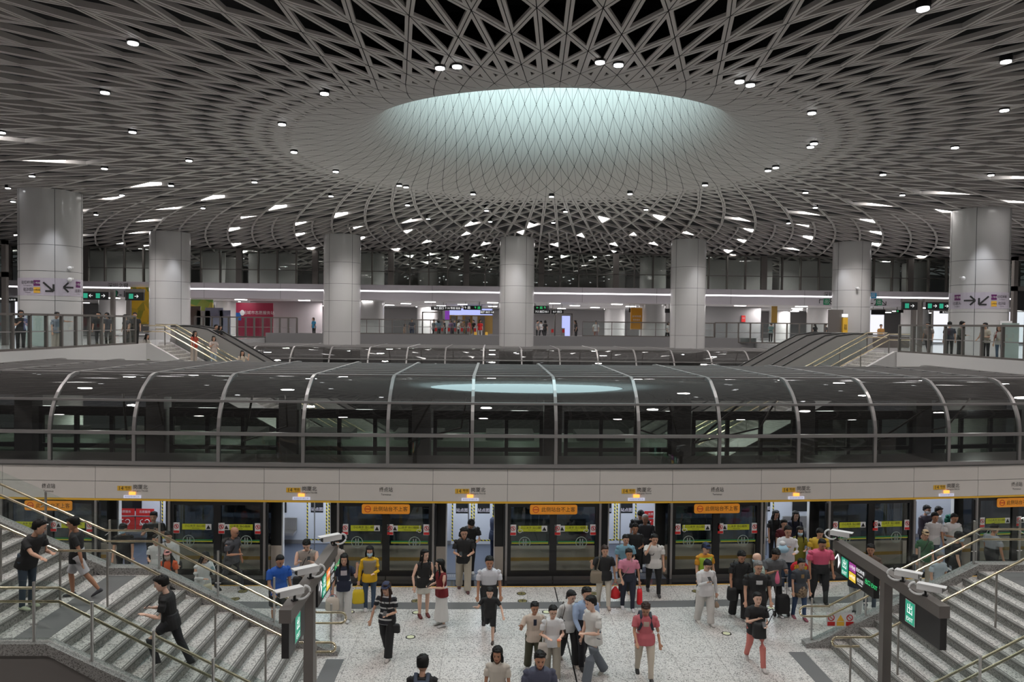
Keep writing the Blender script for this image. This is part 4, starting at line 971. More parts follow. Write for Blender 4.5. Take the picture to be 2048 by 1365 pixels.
mid_rails(1, 20.8, 38.8, 'thin handrails on the near side of the mid hall stairs at the right', (.9, .6), False)
escalator(1, 19.6, 41.3, 'steel escalator on the right of the hall, nearer of the pair')
escalator(1, 18.8, 43.4, 'steel escalator on the right of the hall, farther of the pair')
# ================================================================== people
def cm(col, rough=.75, name='cloth'):
    k = name+'_%02x%02x%02x' % tuple(int(min(1, max(0, c))*255) for c in col)
    return bpy.data.materials.get(k) or mat(k, col, rough)
def srgb(r, g, b): return tuple(((c/255+.055)/1.055)**2.4 if c > 10 else c/255/12.92 for c in (r, g, b))
SKIN = [mat('skin', srgb(205, 160, 135), .55), mat('skin_tan', srgb(180, 132, 105), .55), mat('skin_pale', srgb(222, 182, 160), .55)]
HAIRC = {'k': mat('hair_black', (.006, .0055, .005), .62, spec=.3), 'b': mat('hair_brown', (.03, .014, .009), .6, spec=.3), 'g': mat('hair_grey', (.16, .155, .15), .6), 'w': mat('hair_white', (.40, .39, .38), .6)}
FACE = mat('face_dark', (.02, .012, .01), .5); LIP = mat('lips', (.30, .08, .07), .5)
def V3(*a): return np.array(a, float)
def rotx(a): c, s = math.cos(a), math.sin(a); return np.array([[1, 0, 0], [0, c, -s], [0, s, c]])
def roty(a): c, s = math.cos(a), math.sin(a); return np.array([[c, 0, s], [0, 1, 0], [-s, 0, c]])
def rotz(a): c, s = math.cos(a), math.sin(a); return np.array([[c, -s, 0], [s, c, 0], [0, 0, 1]])
D2 = math.radians
def ell(c, rx, ry, n=14, R=None, p=2.0):
    out = []
    for t in np.linspace(0, 2*PI, n, endpoint=False):
        ct, s_ = math.cos(t), math.sin(t)
        v = V3(rx*abs(ct)**(2/p)*(1 if ct > 0 else -1), ry*abs(s_)**(2/p)*(1 if s_ > 0 else -1), 0)
        out.append(c+(R @ v if R is not None else v))
    return out
ARM = {'down': (4, 5, 12, 0), 'back': (-22, 6, 10, 0), 'fwd': (24, 8, 30, 10), 'phone': (28, 6, 92, 32), 'hold': (8, 7, 84, 30), 'ear': (45, 25, 138, 10), 'bag': (-2, 12, 6, 0), 'point': (80, 20, 10, 0),
       'chest': (20, 12, 115, 45), 'wide': (0, 26, 20, 0), 'run': (30, 14, 95, 10), 'runb': (-35, 18, 60, 0), 'rail': (52, 12, 25, 0), 'face': (60, 10, 125, 35), 'cross': (22, 10, 95, 60)}
NP = [0]
def person(px, py, h, rz, label, top='#fff', sleeve='s', bot='t', bcol=(.02, .02, .02), hair='k', hk='short', shoes=(.6, .6, .6), arms=('down', 'down'), walk=0, lean=3, head=(0, 8), fem=0, z=0.0, xyz=None,
           build=1.0, skin=0, detail=1, group=None, cap=None, mask=0, glasses=0, collar=None, knee=(0, 0), vest=None, topmat=None, botmat=None, tuck=0, y=None, print_=None, name='person', legs=None):
    NP[0] += 1
    if xyz is None:
        if y is not None: xyz = PY(px, py, y); xyz = (xyz[0], xyz[1], z)
        else: x_, y_, _ = PZ(px, py, z+h*.985); xyz = (x_, y_, z)
    R_ = D2(rz)
    t = thing(name, label, 'person', xyz, R_, group)
    fem = 1 if fem else 0; S = h
    bw = build*(1.07 if detail else 1.12)
    # ---- legs
    st = walk
    if legs: hipa, knee = legs
    else: hipa = (st*26, -st*20); knee = (abs(st)*6+3, abs(st)*22+3) if not any(knee) else knee
    Lth, Lsh = .245*S, .24*S; ank = .042*S
    hips = []; drop = []
    for s, a, k in ((1, hipa[0], knee[0]), (-1, hipa[1], knee[1])):
        a_ = D2(a); b_ = D2(a-k); drop.append(Lth*math.cos(a_)+Lsh*math.cos(b_)+ank)
    hz = max(drop)
    J = {}
    for s, a, k in ((1, hipa[0], knee[0]), (-1, hipa[1], knee[1])):
        hp = V3(s*.052*S*bw, 0, hz); a_ = D2(a); b_ = D2(a-k)
        kn = hp+V3(s*.004*S, -Lth*math.sin(a_), -Lth*math.cos(a_)); an = kn+V3(-s*.004*S, -Lsh*math.sin(b_), -Lsh*math.cos(b_))
        J['h%d' % s], J['k%d' % s], J['a%d' % s], J['f%d' % s] = hp, kn, an, b_
    # ---- torso
    L = rotx(D2(lean)); P0 = V3(0, 0, hz)
    def T(x, y_, zz): return P0+L @ V3(x*S, y_*S, zz*S)
    shw = (.100 if fem else .113)*bw; shz = .264
    tors = [(-.03, .080, .060), (.02, .088, .066), (.08, (.074 if fem else .083), .056), (.15, .080 if fem else .09, .060), (.22, .089 if fem else .102, .064), (.258, .082 if fem else .095, .056), (.285, .062 if fem else .070, .046), (.308, .036, .036)]
    def torso(off, z0=-.05, z1=.33, gx=1.0, flare=0):
        rr = []
        for (zz, a, b) in tors:
            if zz < z0-.001 or zz > z1: continue
            k = (1+flare*max(0, (.15-zz))/.2)
            rr.append(ell(T(0, 0, zz), (a*bw+off)*S*k*gx, (b*bw+off)*S*k, 16, L, 2.4))
        return rr
    hd = rotz(D2(head[0])) @ L @ rotx(D2(head[1]))
    nk = T(0, -.002, .308); hc = nk+L @ V3(0, -.008*S, .014*S)+hd @ V3(0, -.008*S, .072*S)
    hs = 1.13 if S > 1.4 else 1.3
    def Hd(x, y_, zz): return hc+hd @ V3(x*S*hs, y_*S*hs, zz*S*hs)
    headr = [(-.066, .016, .020, -.014), (-.058, .028, .034, -.010), (-.040, .037, .044, -.004), (-.015, .043, .052, 0), (.010, .045, .056, .002), (.035, .043, .054, .004), (.056, .032, .041, .006), (.067, .012, .018, .006)]
    body = MB(); n_ = 14
    body.loft([ell(Hd(0, o, zz), a*S*hs, b*S*hs, n_, hd) for zz, a, b, o in headr])
    body.ball(Hd(0, -.058, -.010), (.0075*S, .010*S, .011*S), seg=8, rings=5)
    for s in (1, -1): body.ball(Hd(s*.045, .004, -.004), (.006*S, .011*S, .016*S), seg=8, rings=5)
    body.tube([T(0, .004, .27), nk, Hd(0, .004, -.045)], [.032*S*bw, .028*S, .027*S], 10)
    body.loft(torso(-.013) if sleeve == 'n' else torso(-.018, -.05, .27))
    # ---- arms
    hands = []; sl = MB(); segs = {}
    for s, an in ((1, arms[0]), (-1, arms[1])):
        a, b, e, i = ARM[an] if isinstance(an, str) else an
        sh = T(s*shw, .002, shz-.010)
        d1 = V3(s*math.sin(D2(b)), -math.sin(D2(a))*math.cos(D2(b)), -math.cos(D2(a))*math.cos(D2(b)))
        ae = a+e; d2 = V3(s*math.sin(D2(b))*.5-s*math.sin(D2(i)), -math.sin(D2(ae))*math.cos(D2(i)), -math.cos(D2(ae)))
        d2 /= np.linalg.norm(d2)
        el = sh+d1*.175*S; wr = el+d2*.145*S; k = .9 if fem else 1.0
        kb = k if sleeve == 'n' else k*.80
        body.tube([sh-d1*.01*S, sh+d1*.02*S, sh+d1*.07*S, el, el+d2*.04*S, wr], [.019*S*kb*bw, .0245*S*kb*bw, .0262*S*(k+kb)/2*bw, .021*S*k, .022*S*k, .0145*S*k], 10)
        up = np.cross(d2, V3(s, 0, 0)); up /= (np.linalg.norm(up)+1e-6); sd = np.cross(d2, up)
        pe = wr+d2*.045*S; body.tube([wr-d2*.01*S, wr+d2*.02*S, pe], [(.014*S, .010*S), (.021*S, .010*S), (.021*S, .009*S)], 8)
        if detail:
            for fi, (o, ln) in enumerate(((-.016, .034), (-.0055, .040), (.0055, .038), (.016, .028))):
                f0 = pe+sd*o*S; curl = up*(-s)*.012*S*(1 if 'bag' != an else 2)
                body.tube([f0-d2*.004*S, f0+d2*ln*.5*S, f0+d2*ln*S*.9+curl*.8], [.0058*S, .0052*S, .0042*S], 6)
            th = wr+d2*.015*S-sd*.016*S; body.tube([th, th-sd*.014*S+d2*.014*S, th-sd*.016*S+d2*.032*S], [.0068*S, .006*S, .005*S], 6)
        hands.append((pe+d2*.015*S, d2)); segs[s] = (sh, d1, el, d2, wr)
    # ---- bare legs / feet
    for s in (1, -1):
        hp, kn, an_, fa = (J[q+str(s)] for q in 'hkaf')
        if bot in ('shorts', 'skirt', 'dress') or detail:
            mid = kn+(an_-kn)*.32+V3(0, .004*S, 0)
            q_ = 1.0 if bot in ('shorts', 'skirt') else .78
            body.tube([hp, (hp+kn)/2, kn, mid, an_, an_+V3(0, 0, -.02*S)], [.050*S*bw*q_, .042*S*bw*q_, .030*S*q_, .031*S*q_, .0185*S, .018*S], 10)
    o = body.obj('body', SKIN[skin], t, smooth=True)
    md = o.modifiers.new('r', 'REMESH'); md.mode = 'VOXEL'; md.voxel_size = (.0085 if detail == 2 else (.0115 if detail else .02)); md.use_smooth_shade = True
    # face details
    if detail:
        f = MB()
        for s in (1, -1):
            f.ball(Hd(s*.018, -.0505, .004), (.0078*S, .005*S, .0035*S), seg=8, rings=4); f.tube([Hd(s*.008, -.054, .0155), Hd(s*.018, -.054, .018), Hd(s*.029, -.048, .015)], .0022*S, 5)
        f.obj('eyes_and_brows', FACE, t)
        f = MB(); f.tube([Hd(-.012, -.0485, -.034), Hd(0, -.0520, -.0335), Hd(.012, -.0485, -.034)], .0032*S, 6); f.obj('mouth', LIP, t)
    if glasses:
        f = MB()
        for s in (1, -1):
            c = [Hd(s*.019+.014*math.cos(q), -.060, .003+.010*math.sin(q)) for q in np.linspace(0, 2*PI, 10)]
            if glasses == 2: f.poly(c[:-1])
            f.tube(c, .0014*S, 5); f.tube([Hd(s*.033, -.058, .006), Hd(s*.046, 0, .006)], .0014*S, 5)
        f.tube([Hd(-.005, -.061, .005), Hd(.005, -.061, .005)], .0014*S, 5); f.obj('glasses', M['black'], t)
    if mask:
        f = MB(); f.loft([ell(Hd(0, -.012, zz), a*S*hs, b*S*hs, 12, hd) for zz, a, b in ((-.058, .026, .038), (-.045, .038, .049), (-.025, .042, .052), (-.006, .040, .052))]); f.obj('face_mask', cm(mask if hasattr(mask, '__len__') else (.42, .60, .72)), t, smooth=True)
    # ---- hair
    if hk != 'bald':
        f = MB(); e_ = .0055
        if hk == 'thin': e_ = .0015
        q = [(-.028, .040, .030, .032), (-.010, .0455, .040, .022), (.012, .0475, .048, .020), (.034, .0470, .052, .015), (.054, .039, .048, .008), (.066, .020, .026, .006), (.071, .006, .009, .006)]
        f.loft([ell(Hd(0, oo, zz+.003), (a+e_)*S*hs, (b+e_)*S*hs, 14, hd) for zz, a, b, oo in q])
        if hk in ('short', 'side', 'long', 'bob', 'bun', 'tail'):
            f.ball(Hd(.006, -.034, .054), (.030*S*hs, .020*S*hs, .013*S*hs), seg=10, rings=6)
        if hk in ('short', 'side', 'bob', 'long') and detail:
            rg = random.Random(NP[0])
            for _ in range(16 if hk in ('short', 'side') else 8):
                aa, ee = rg.uniform(0, 2*PI), rg.uniform(.35, 1.3); q_ = V3(math.cos(aa)*math.cos(ee)*.046, .010+math.sin(aa)*math.cos(ee)*.052, .028+math.sin(ee)*.042)
                if q_[1] < -.03 and q_[2] < .045: continue
                f.ball(Hd(*q_), (rg.uniform(.012, .019)*S, rg.uniform(.012, .020)*S, .011*S), seg=7, rings=4)
        if hk in ('long', 'bob'):
            ln = .235 if hk == 'long' else .10
            f.loft([ell(Hd(0, .026, .02), .050*S, .040*S, 12, hd), ell(Hd(0, .034, -.03), .055*S, .034*S, 12, hd), ell(nk+V3(0, .045*S, -.0*S), .060*S, .030*S, 12), ell(nk+V3(0, .060*S, -ln*.6*S), .056*S, .022*S, 12), ell(nk+V3(0, .066*S, -ln*S), .030*S, .012*S, 12)] if hk == 'long' else
                   [ell(Hd(0, .020, .03), .050*S, .042*S, 12, hd), ell(Hd(0, .022, -.03), .057*S, .042*S, 12, hd), ell(Hd(0, .020, -.075), .056*S, .036*S, 12, hd)])
            for s in (1, -1):
                f.tube([Hd(s*.040, -.022, .030), Hd(s*.049, -.016, -.02), Hd(s*.048, -.012, -.07)]+([T(s*.056, -.045, .262), T(s*.052, -.066, .20)] if hk == 'long' and fem == 1 and detail else []), [.012*S, .016*S, .016*S]+([.018*S, .008*S] if hk == 'long' and detail else []), 8)
        if hk == 'bun': f.ball(Hd(0, .052, .045), .026*S, seg=10, rings=7)
        if hk == 'tail': f.tube([Hd(0, .055, .02), Hd(0, .080, -.01), Hd(0, .080, -.09)], [.014*S, .017*S, .007*S], 8)
        f.obj('hair', HAIRC[hair], t, smooth=True)
    if cap:
        f = MB(); f.loft([ell(Hd(0, .004, zz), a*S*hs, b*S*hs, 14, hd) for zz, a, b in ((.020, .052, .064), (.045, .049, .060), (.066, .036, .044), (.080, .010, .012))])
        f.loft([ell(Hd(0, -.052, .034+q), .036*S*hs, .036*S*hs, 12, hd) for q in (0, .005)]); f.obj('cap', cm(cap), t, smooth=True)
    # ---- top
    tc = topmat or cm(top)
    if bot != 'dress' or True:
        f = MB(); z0 = -.05 if not tuck else .055
        rr = torso(.0065 if not tuck else .006, z0, .301, 1.0, 0 if tuck else .10)
        if not tuck: rr = [ell(T(0, 0, zz), (aa*bw+.012)*S, (bb*bw+.012)*S, 16, L, 2.4) for zz, aa, bb in ((-.075, .097, .074), (-.03, .097, .073), (.02, .093, .070))]+torso(.0085, .08, .301)
        f.loft(rr)
        for s in (1, -1):
            sh, d1, el, d2, wr = segs[s]; k = .92 if fem else 1.0
            if sleeve == 's': f.tube([sh-d1*.012*S+V3(-s*.024*S, 0, -.004*S), sh+d1*.012*S, sh+d1*.05*S, sh+d1*.115*S], [.027*S*bw*k, .0325*S*bw*k, .0345*S*bw*k, .0365*S*bw*k], 12)
            elif sleeve == 'l': f.tube([sh-d1*.012*S+V3(-s*.024*S, 0, -.004*S), sh+d1*.012*S, sh+d1*.10*S, el, el+d2*.06*S, wr], [.027*S*bw*k, .0325*S*bw*k, .0335*S*bw*k, .030*S*k, .028*S*k, .022*S*k], 12)
            else: f.ball(sh+V3(-s*.022*S, 0, .004*S), (.026*S, .036*S, .022*S))
        o = f.obj('top', tc, t, smooth=True)
        md = o.modifiers.new('r', 'REMESH'); md.mode = 'VOXEL'; md.voxel_size = .013 if detail else .024; md.use_smooth_shade = True
    if collar is not None:
        f = MB()
        for s in (1, -1): f.loft([[T(s*.006, -.048, .285), T(s*.040, -.030, .318), T(s*.044, -.012, .325), T(s*.034, -.050, .292)], [T(s*.006, -.056, .283), T(s*.043, -.036, .316), T(s*.048, -.012, .321), T(s*.036, -.058, .286)]])
        f.obj('collar', cm(collar), t)
    if vest is not None:
        f = MB(); f.loft([ell(T(0, 0, zz), (a*bw+.0115)*S, (b*bw+.0115)*S, 16, L, 2.4) for zz, a, b in tors[1:6]]); f.obj('vest', cm(vest), t, smooth=True)
        for s in (1, -1):
            f2 = MB(); f2.box(-.02, .02, 0, .004, 0, .25); f2 = MB(); f2.loft([[T(s*.045-.011, -.081*bw, .03), T(s*.045+.011, -.081*bw, .03), T(s*.045+.011, -.076*bw, .24), T(s*.045-.011, -.076*bw, .24)], [T(s*.045-.011, -.085*bw, .03), T(s*.045+.011, -.085*bw, .03), T(s*.045+.011, -.080*bw, .24), T(s*.045-.011, -.080*bw, .24)]])
            f2.obj('reflective_stripe', M['white'], t)
    if print_ is not None:
        f = MB(); w_, h_ = print_[1], print_[2]
        yy = lambda zz: -(np.interp(zz, [q[0] for q in tors], [q[2] for q in tors])*bw+.0135)
        f.loft([[T(-w_, yy(zz)+.004, zz), T(0, yy(zz)-.002, zz), T(w_, yy(zz)+.004, zz), T(w_, yy(zz)+.010, zz), T(-w_, yy(zz)+.010, zz)] for zz in (.205-h_, .205, .205+h_)])
        f.obj('shirt_print', cm(print_[0]), t)
    # ---- bottom
    bc = botmat or cm(bcol); f = MB()
    f.loft([ell(P0+V3(0, 0, zz*S), (a*bw+.009)*S, (b*bw+.009)*S, 16, None, 2.4) for zz, a, b in ((-.055, .070, .055), (-.02, .084, .062), (.03, .088, .064), (.085, .076 if fem else .084, .057))])
    if bot in ('t', 'wide', 'jeans', 'shorts'):
        for s in (1, -1):
            hp, kn, an_, fa = (J[q+str(s)] for q in 'hkaf')
            w = {'t': (.058, .046, .038, .034), 'jeans': (.056, .044, .034, .030), 'wide': (.062, .056, .052, .056), 'shorts': (.060, .054, .052, .0)}[bot]
            if bot == 'shorts': f.tube([hp+V3(0, 0, .01*S), (hp+kn)/2, kn+(hp-kn)*.05], [w[0]*S*bw, w[1]*S*bw, w[2]*S*bw], 12)
            else: f.tube([hp+V3(0, 0, .01*S), (hp+kn)/2, kn, kn+(an_-kn)*.5, an_+V3(0, 0, -.012*S)], [w[0]*S*bw, w[1]*S*bw, w[2]*S*bw, (w[2]+w[3])/2*S, w[3]*S], 12)
    else:
        lo = {'skirt': -.17, 'dress': -.36, 'maxi': -.43}[bot]
        f.loft([ell(P0+V3(0, 0, .0*S), .095*S*bw, .070*S*bw, 20), ell(P0+V3(0, -.01*S*st, lo*.5*S), (.100 if bot == 'skirt' else .115)*S, .085*S, 20), ell(P0+V3(0, -.02*S*st, lo*S), (.105 if bot == 'skirt' else .14)*S, (.085 if bot == 'skirt' else .11)*S, 20)])
    o = f.obj({'t': 'trousers', 'jeans': 'jeans', 'wide': 'trousers', 'shorts': 'shorts', 'skirt': 'skirt', 'dress': 'dress_skirt', 'maxi': 'long_skirt'}[bot], bc, t, smooth=True)
    md = o.modifiers.new('r', 'REMESH'); md.mode = 'VOXEL'; md.voxel_size = .013 if detail else .024; md.use_smooth_shade = True
    if tuck:
        f = MB(); f.loft([ell(P0+V3(0, 0, zz*S), (.078*bw+.011)*S, (.058*bw+.011)*S, 16, None, 2.4) for zz in (.068, .086)]); f.obj('belt', M['black'], t, smooth=True)
    # ---- shoes
    for s in (1, -1):
        an_, fa = J['a'+str(s)], J['f'+str(s)]; Rf = rotx(-min(0, fa)*-1*.9 if fa < -.15 else 0.0)
        if fa < -.15: Rf = rotx(-fa*.8)
        def F(x, y_, zz): return an_+Rf @ V3(x*S, y_*S, zz*S)
        f = MB(); f.loft([[F(s*.004+a*math.cos(q), yy, zc_+b*math.sin(q)) for q in np.linspace(0, 2*PI, 10, endpoint=False)] for yy, a, b, zc_ in ((.034, .012, .014, -.024), (.022, .022, .026, -.016), (-.01, .024, .026, -.016), (-.05, .027, .019, -.022), (-.085, .026, .015, -.026), (-.108, .014, .010, -.030))])
        o = f.obj('shoe', cm(shoes, .6, 'shoe'), t, smooth=True)
    Rw = rotz(R_); W_ = lambda p: tuple(Rw @ np.array(p)+np.array(xyz))
    t['_s'] = 0; del t['_s']
    return dict(o=t, hand=[W_(hands[0][0]), W_(hands[1][0])], T=lambda a, b, c: W_(T(a, b, c)), rz=R_, S=S, xyz=xyz, sh=[W_(segs[1][0]), W_(segs[-1][0])], hip=lambda s: W_(T(s*.12, 0, -.02)), L=L)
# ---- carried things (top level)
def strap_tube(parent, pts, m_, r=.011):
    inv = parent.matrix_basis.inverted() if False else None
    base = np.array(parent.location); mb = MB(); mb.tube([np.array(p)-base for p in pts], r, 6); mb.obj('strap', m_, parent)
def phone(p, hand=0, label='black phone held by '):
    c = p['hand'][hand]; t = thing('phone', label, 'phone', c, p['rz'])
    mb = MB(); mb.box(-.037, .037, -.01, .0, -.02, .12); mb.obj('phone_case', M['black'], t)
    mb = MB(); mb.box(-.033, .033, .0, .002, -.015, .115); mb.obj('screen', bpy.data.materials.get('phone_screen') or mat('phone_screen', (.12, .16, .2), .2, emit=(.4, .5, .6), es=.3), t)
    t.rotation_euler = (-.9, 0, p['rz']); return t
def bag(p, label, col, kind='cross', side=1, size=(.13, .05, .10), drop=.16, hand=None, cat='bag', scol=None):
    S = p['S']; m_ = cm(col, .6, 'bag'); sc = cm(scol, .6, 'bag') if scol is not None else m_
    if hand is not None: c = np.array(p['hand'][hand])+V3(0, 0, -drop)
    elif kind == 'back': c = np.array(p['T'](0, .115, .17))
    else: c = np.array(p['T'](side*.125, -.05, -.02+(.1-drop)))
    t = thing('backpack' if kind == 'back' else ('plastic_bag' if kind == 'plastic' else 'shoulder_bag' if hand is None else 'tote_bag'), label, cat, tuple(c), p['rz'])
    w, d, h_ = size; mb = MB()
    if kind == 'plastic':
        mb.loft([[(w*k*math.cos(q), d*k*math.sin(q), zz) for q in np.linspace(0, 2*PI, 12, endpoint=False)] for zz, k in ((-h_, .5), (-h_*.8, .95), (-h_*.2, 1.0), (h_*.4, .6), (h_*.9, .2))])
    else:
        mb.loft([ell(V3(0, 0, zz), w*k, d*k, 12, None, 3.5) for zz, k in ((-h_, .86), (-h_*.85, 1.0), (h_*.5, .96), (h_, .8))])
    mb.obj('bag_body', m_, t, smooth=True)
    Rw = rotz(p['rz']); inv = Rw.T
    loc = lambda q: inv @ (np.array(q)-c)
    mb = MB()
    if kind == 'back':
        for s in (1, -1):
            pts = [p['T'](s*.055, .075, .255), p['T'](s*.058, .02, .318), p['T'](s*.060, -.055, .28), p['T'](s*.064, -.088, .20), p['T'](s*.085, -.06, .12), p['T'](s*.09, .05, .09)]
            mb.tube([loc(q) for q in pts], [(.018*S, .006*S)]*6, 8)
    elif hand is not None:
        for s in (-1, 1): mb.tube([V3(s*w*.6, 0, h_*.85), V3(s*w*.35, 0, drop-.03), V3(0, 0, drop)], .006, 6)
    else:
        sx = -side
        pts = [p['T'](side*.12, -.07, .04+(.1-drop)), p['T'](side*.03, -.088, .15), p['T'](sx*.045, -.062, .285), p['T'](sx*.055, .0, .318), p['T'](sx*.03, .06, .27), p['T'](side*.09, .06, .05)] if kind == 'cross' else \
              [p['T'](side*.13, -.05, .05), p['T'](side*.088, -.06, .26), p['T'](side*.088, .0, .318), p['T'](side*.10, .06, .2), p['T'](side*.13, -.02, .04)]
        mb.tube([loc(q) for q in pts], .009, 6)
    mb.obj('strap', sc, t)
    return t
BL = (.012, .012, .013); WH = (.62, .62, .61); NV = (.010, .014, .035); GR = (.12, .12, .125); BE = (.48, .43, .36); JE = (.035, .06, .10)
PP = person
G_TR = None
# inside or at the train doors
p = PP(308.5, 1024.5, 1.74, 10, 'man in a black t-shirt holding a phone up inside the first open train door', BL, arms=('chest', 'chest'), bcol=BL, build=1.08); phone(p, 0, 'phone held by the man in black inside the first train door')
PP(247.5, 1048, 1.70, 10, 'person with a dark cap and face mask behind the left stairs landing', BL, cap=(.01, .01, .012), mask=1, bcol=BL, arms=('down', 'down'))
p = PP(313.5, 1070, 1.60, 5, 'woman in a white t-shirt behind the glass of the left stairs', WH, fem=1, hk='tail', bcol=BL, arms=('down', 'hold'))
p = PP(337, 1063.6, 1.66, 20, 'young person in a white jacket with a dark strap behind the left stairs', WH, 'l', hk='short', bcol=BL, arms=('down', 'down')); bag(p, 'dark sling bag on the person in a white jacket', BL, 'cross', 1)
p = PP(337, 1099, 1.58, 10, 'woman in a pink cap and orange shirt behind the left stairs', (.62, .10, .03), fem=1, hk='long', cap=(.75, .35, .33), bcol=BL, mask=(.5, .4, .35)); bag(p, 'dark backpack on the woman in orange', BL, 'back', size=(.12, .07, .16))
p = PP(405.6, 1103, 1.60, 50, 'long haired woman in a loose white jacket looking at her phone by the left stairs', WH, 'l', fem=1, hk='long', bcol=(.05, .06, .07), bot='wide', arms=('phone', 'hold'), head=(0, 30), build=1.1); phone(p, 0, 'phone held by the long haired woman in a loose white jacket'); bag(p, 'cream handbag on the arm of the woman in a loose white jacket', (.50, .45, .33), 'hand', hand=1, size=(.12, .04, .10), drop=.22)
p = PP(463.5, 1053, 1.74, 75, 'bald man in sunglasses and grey t-shirt walking right by the platform edge', (.07, .07, .08), hk='bald', glasses=2, bcol=(.03, .03, .035), walk=.8, arms=('down', 'hold'), build=1.15, skin=1, shoes=(.02, .02, .02)); bag(p, 'dark backpack on the bald man in sunglasses', (.02, .02, .02), 'back', size=(.13, .08, .18))
# left stairs
p = PP(104, 1021, 1.68, 75, 'man in a black t-shirt and jeans leaning on the middle handrail of the left stairs', BL, xyz=(-8.40, 13.75, 1.92), arms=('hold', 'rail'), lean=20, bot='jeans', bcol=(.04, .06, .085), hk='side', shoes=(.5, .55, .4), head=(30, 0), detail=2)
PP(133, 1038, 1.62, -75, 'person in a black t-shirt and white shorts stepping up the left stairs landing', BL, xyz=(-8.05, 14.75, 1.75), arms=('back', 'ear'), bot='shorts', bcol=(.55, .55, .57), walk=-1.0, shoes=(.06, .06, .07), glasses=1, skin=1, detail=2)
p = PP(318, 1130, 1.76, -80, 'man all in black running up the left stairs with a phone in his hand', BL, xyz=(-5.70, 13.45, .955), arms=((12, 8, 88, 22), (8, 8, 92, 22)), legs=((48, -18), (66, 8)), lean=9, bcol=(.02, .021, .025), shoes=BL, hk='side', skin=2, detail=2); phone(p, 1, 'phone in the hand of the man running up the left stairs')
# platform
p = PP(556.7, 1109.6, 1.72, 38, 'man in a bright blue t-shirt and black shorts behind the left sign stand', (.01, .09, .42), bot='shorts', bcol=BL, arms=('down', 'fwd'), build=1.12, skin=1, hk='thin', collar=(.01, .09, .42), head=(0, 22), detail=1)
p = PP(614.6, 1077, 1.74, 5, 'man in a taupe tank top looking at his phone before the second open door', (.30, .26, .23), 'n', bcol=(.42, .36, .28), arms=('phone', 'phone'), head=(0, 30), hk='side', skin=2, build=1.1); phone(p, 0, 'phone held by the man in a taupe tank top'); bag(p, 'black crossbody bag on the man in a taupe tank top', BL, 'cross', -1, drop=.22)
PP(672, 1077, 1.64, 10, 'woman in a beige shirt behind the left sign stand, her hair tied back', (.45, .39, .35), 'l', fem=1, hk='tail', bot='jeans', bcol=(.30, .36, .43), arms=('hold', 'down'), collar=(.45, .39, .35))
p = PP(688.6, 1108, 1.64, 8, 'woman in a navy printed t-shirt and white trousers touching her ear', NV, fem=1, hk='long', bot='wide', bcol=(.58, .57, .55), arms=('ear', 'bag'), walk=.3, print_=((.45, .40, .42), .045, .035)); bag(p, 'white tote bag with a red edge carried by the woman in white trousers', (.60, .53, .45), 'hand', hand=1, size=(.17, .07, .15), drop=.24, scol=(.5, .03, .04))
p = PP(739.7, 1092.6, 1.64, 8, 'woman in a yellow and grey jacket and face mask with jeans', (.72, .42, .01), 'l', fem=1, hk='bob', mask=1, bot='jeans', bcol=(.04, .07, .12), arms=('hold', 'bag'), shoes=(.65, .62, .62), vest=(.25, .21, .15)); [bpy.data.objects.remove(c_) for c_ in list(p['o'].children) if c_.name.startswith('reflective')]
bag(p, 'yellow shopping bag with a red diamond held by the woman in the yellow jacket', (.75, .55, .02), 'hand', hand=1, size=(.15, .05, .17), drop=.30)
stripetop = stripes('striped_top', (.012, .012, .018), (.55, .54, .54), 8.2, 'Z', .7, 0, .72)
p = PP(775, 1162, 1.66, -12, 'woman in a navy cap and black top with white stripes walking toward the camera', BL, fem=1, hk='long', hair='b', cap=(.03, .04, .09), topmat=stripetop, bot='wide', bcol=BL, arms=('hold', (0, 24, 14, 0)), walk=.65, shoes=(.45, .42, .40), detail=2); phone(p, 0, 'phone held by the woman in the navy cap'); bag(p, 'black shoulder bag at the hip of the woman in the navy cap', BL, 'cross', 1, drop=.2, size=(.11, .05, .09))
p = PP(848, 1100.4, 1.67, 22, 'woman in a black sleeveless top and pale patterned knee skirt talking to another woman', BL, 'n', fem=1, hk='long', bot='skirt', bcol=(.55, .53, .47), arms=('hold', (8, 22, 22, 10)), skin=2, shoes=(.10, .01, .01), head=(20, 0), detail=2)
p = PP(884, 1120.5, 1.60, -60, 'long haired woman in a dark red camisole and long white skirt', (.16, .008, .012), 'n', fem=1, hk='long', bot='maxi', bcol=(.64, .63, .61), arms=('hold', 'hold'), skin=2, shoes=(.65, .65, .65), head=(-15, 0), detail=2); phone(p, 1, 'orange cased phone held between the two talking women')
p = PP(928, 1055, 1.74, 5, 'man in glasses, black polo and beige trousers stepping out of the third door', BL, bot='wide', bcol=(.42, .38, .31), glasses=1, arms=('hold', 'hold'), walk=.5, collar=BL, shoes=(.08, .03, .03), build=1.05); phone(p, 1, 'phone held by the man in glasses at the third door')
PP(938, 1031, 1.72, 15, 'man in a black t-shirt looking down inside the third train door', BL, bcol=BL, arms=('hold', 'down'), lean=16, head=(0, 35), build=1.15)
PP(990, 1017.6, 1.73, 120, 'guard in a navy uniform and cap turned away inside the third train door', (.012, .022, .06), 'l', bcol=(.012, .022, .06), cap=(.012, .022, .06), arms=('down', 'down'), shoes=BL)
PP(978.7, 1112, 1.74, 3, 'man in a white short sleeved shirt and black trousers behind the running boy', (.62, .62, .66), tuck=1, bcol=(.018, .02, .022), collar=(.62, .62, .66), arms=('down', 'down'), walk=.5, shoes=BL, build=1.08, skin=1, detail=2)
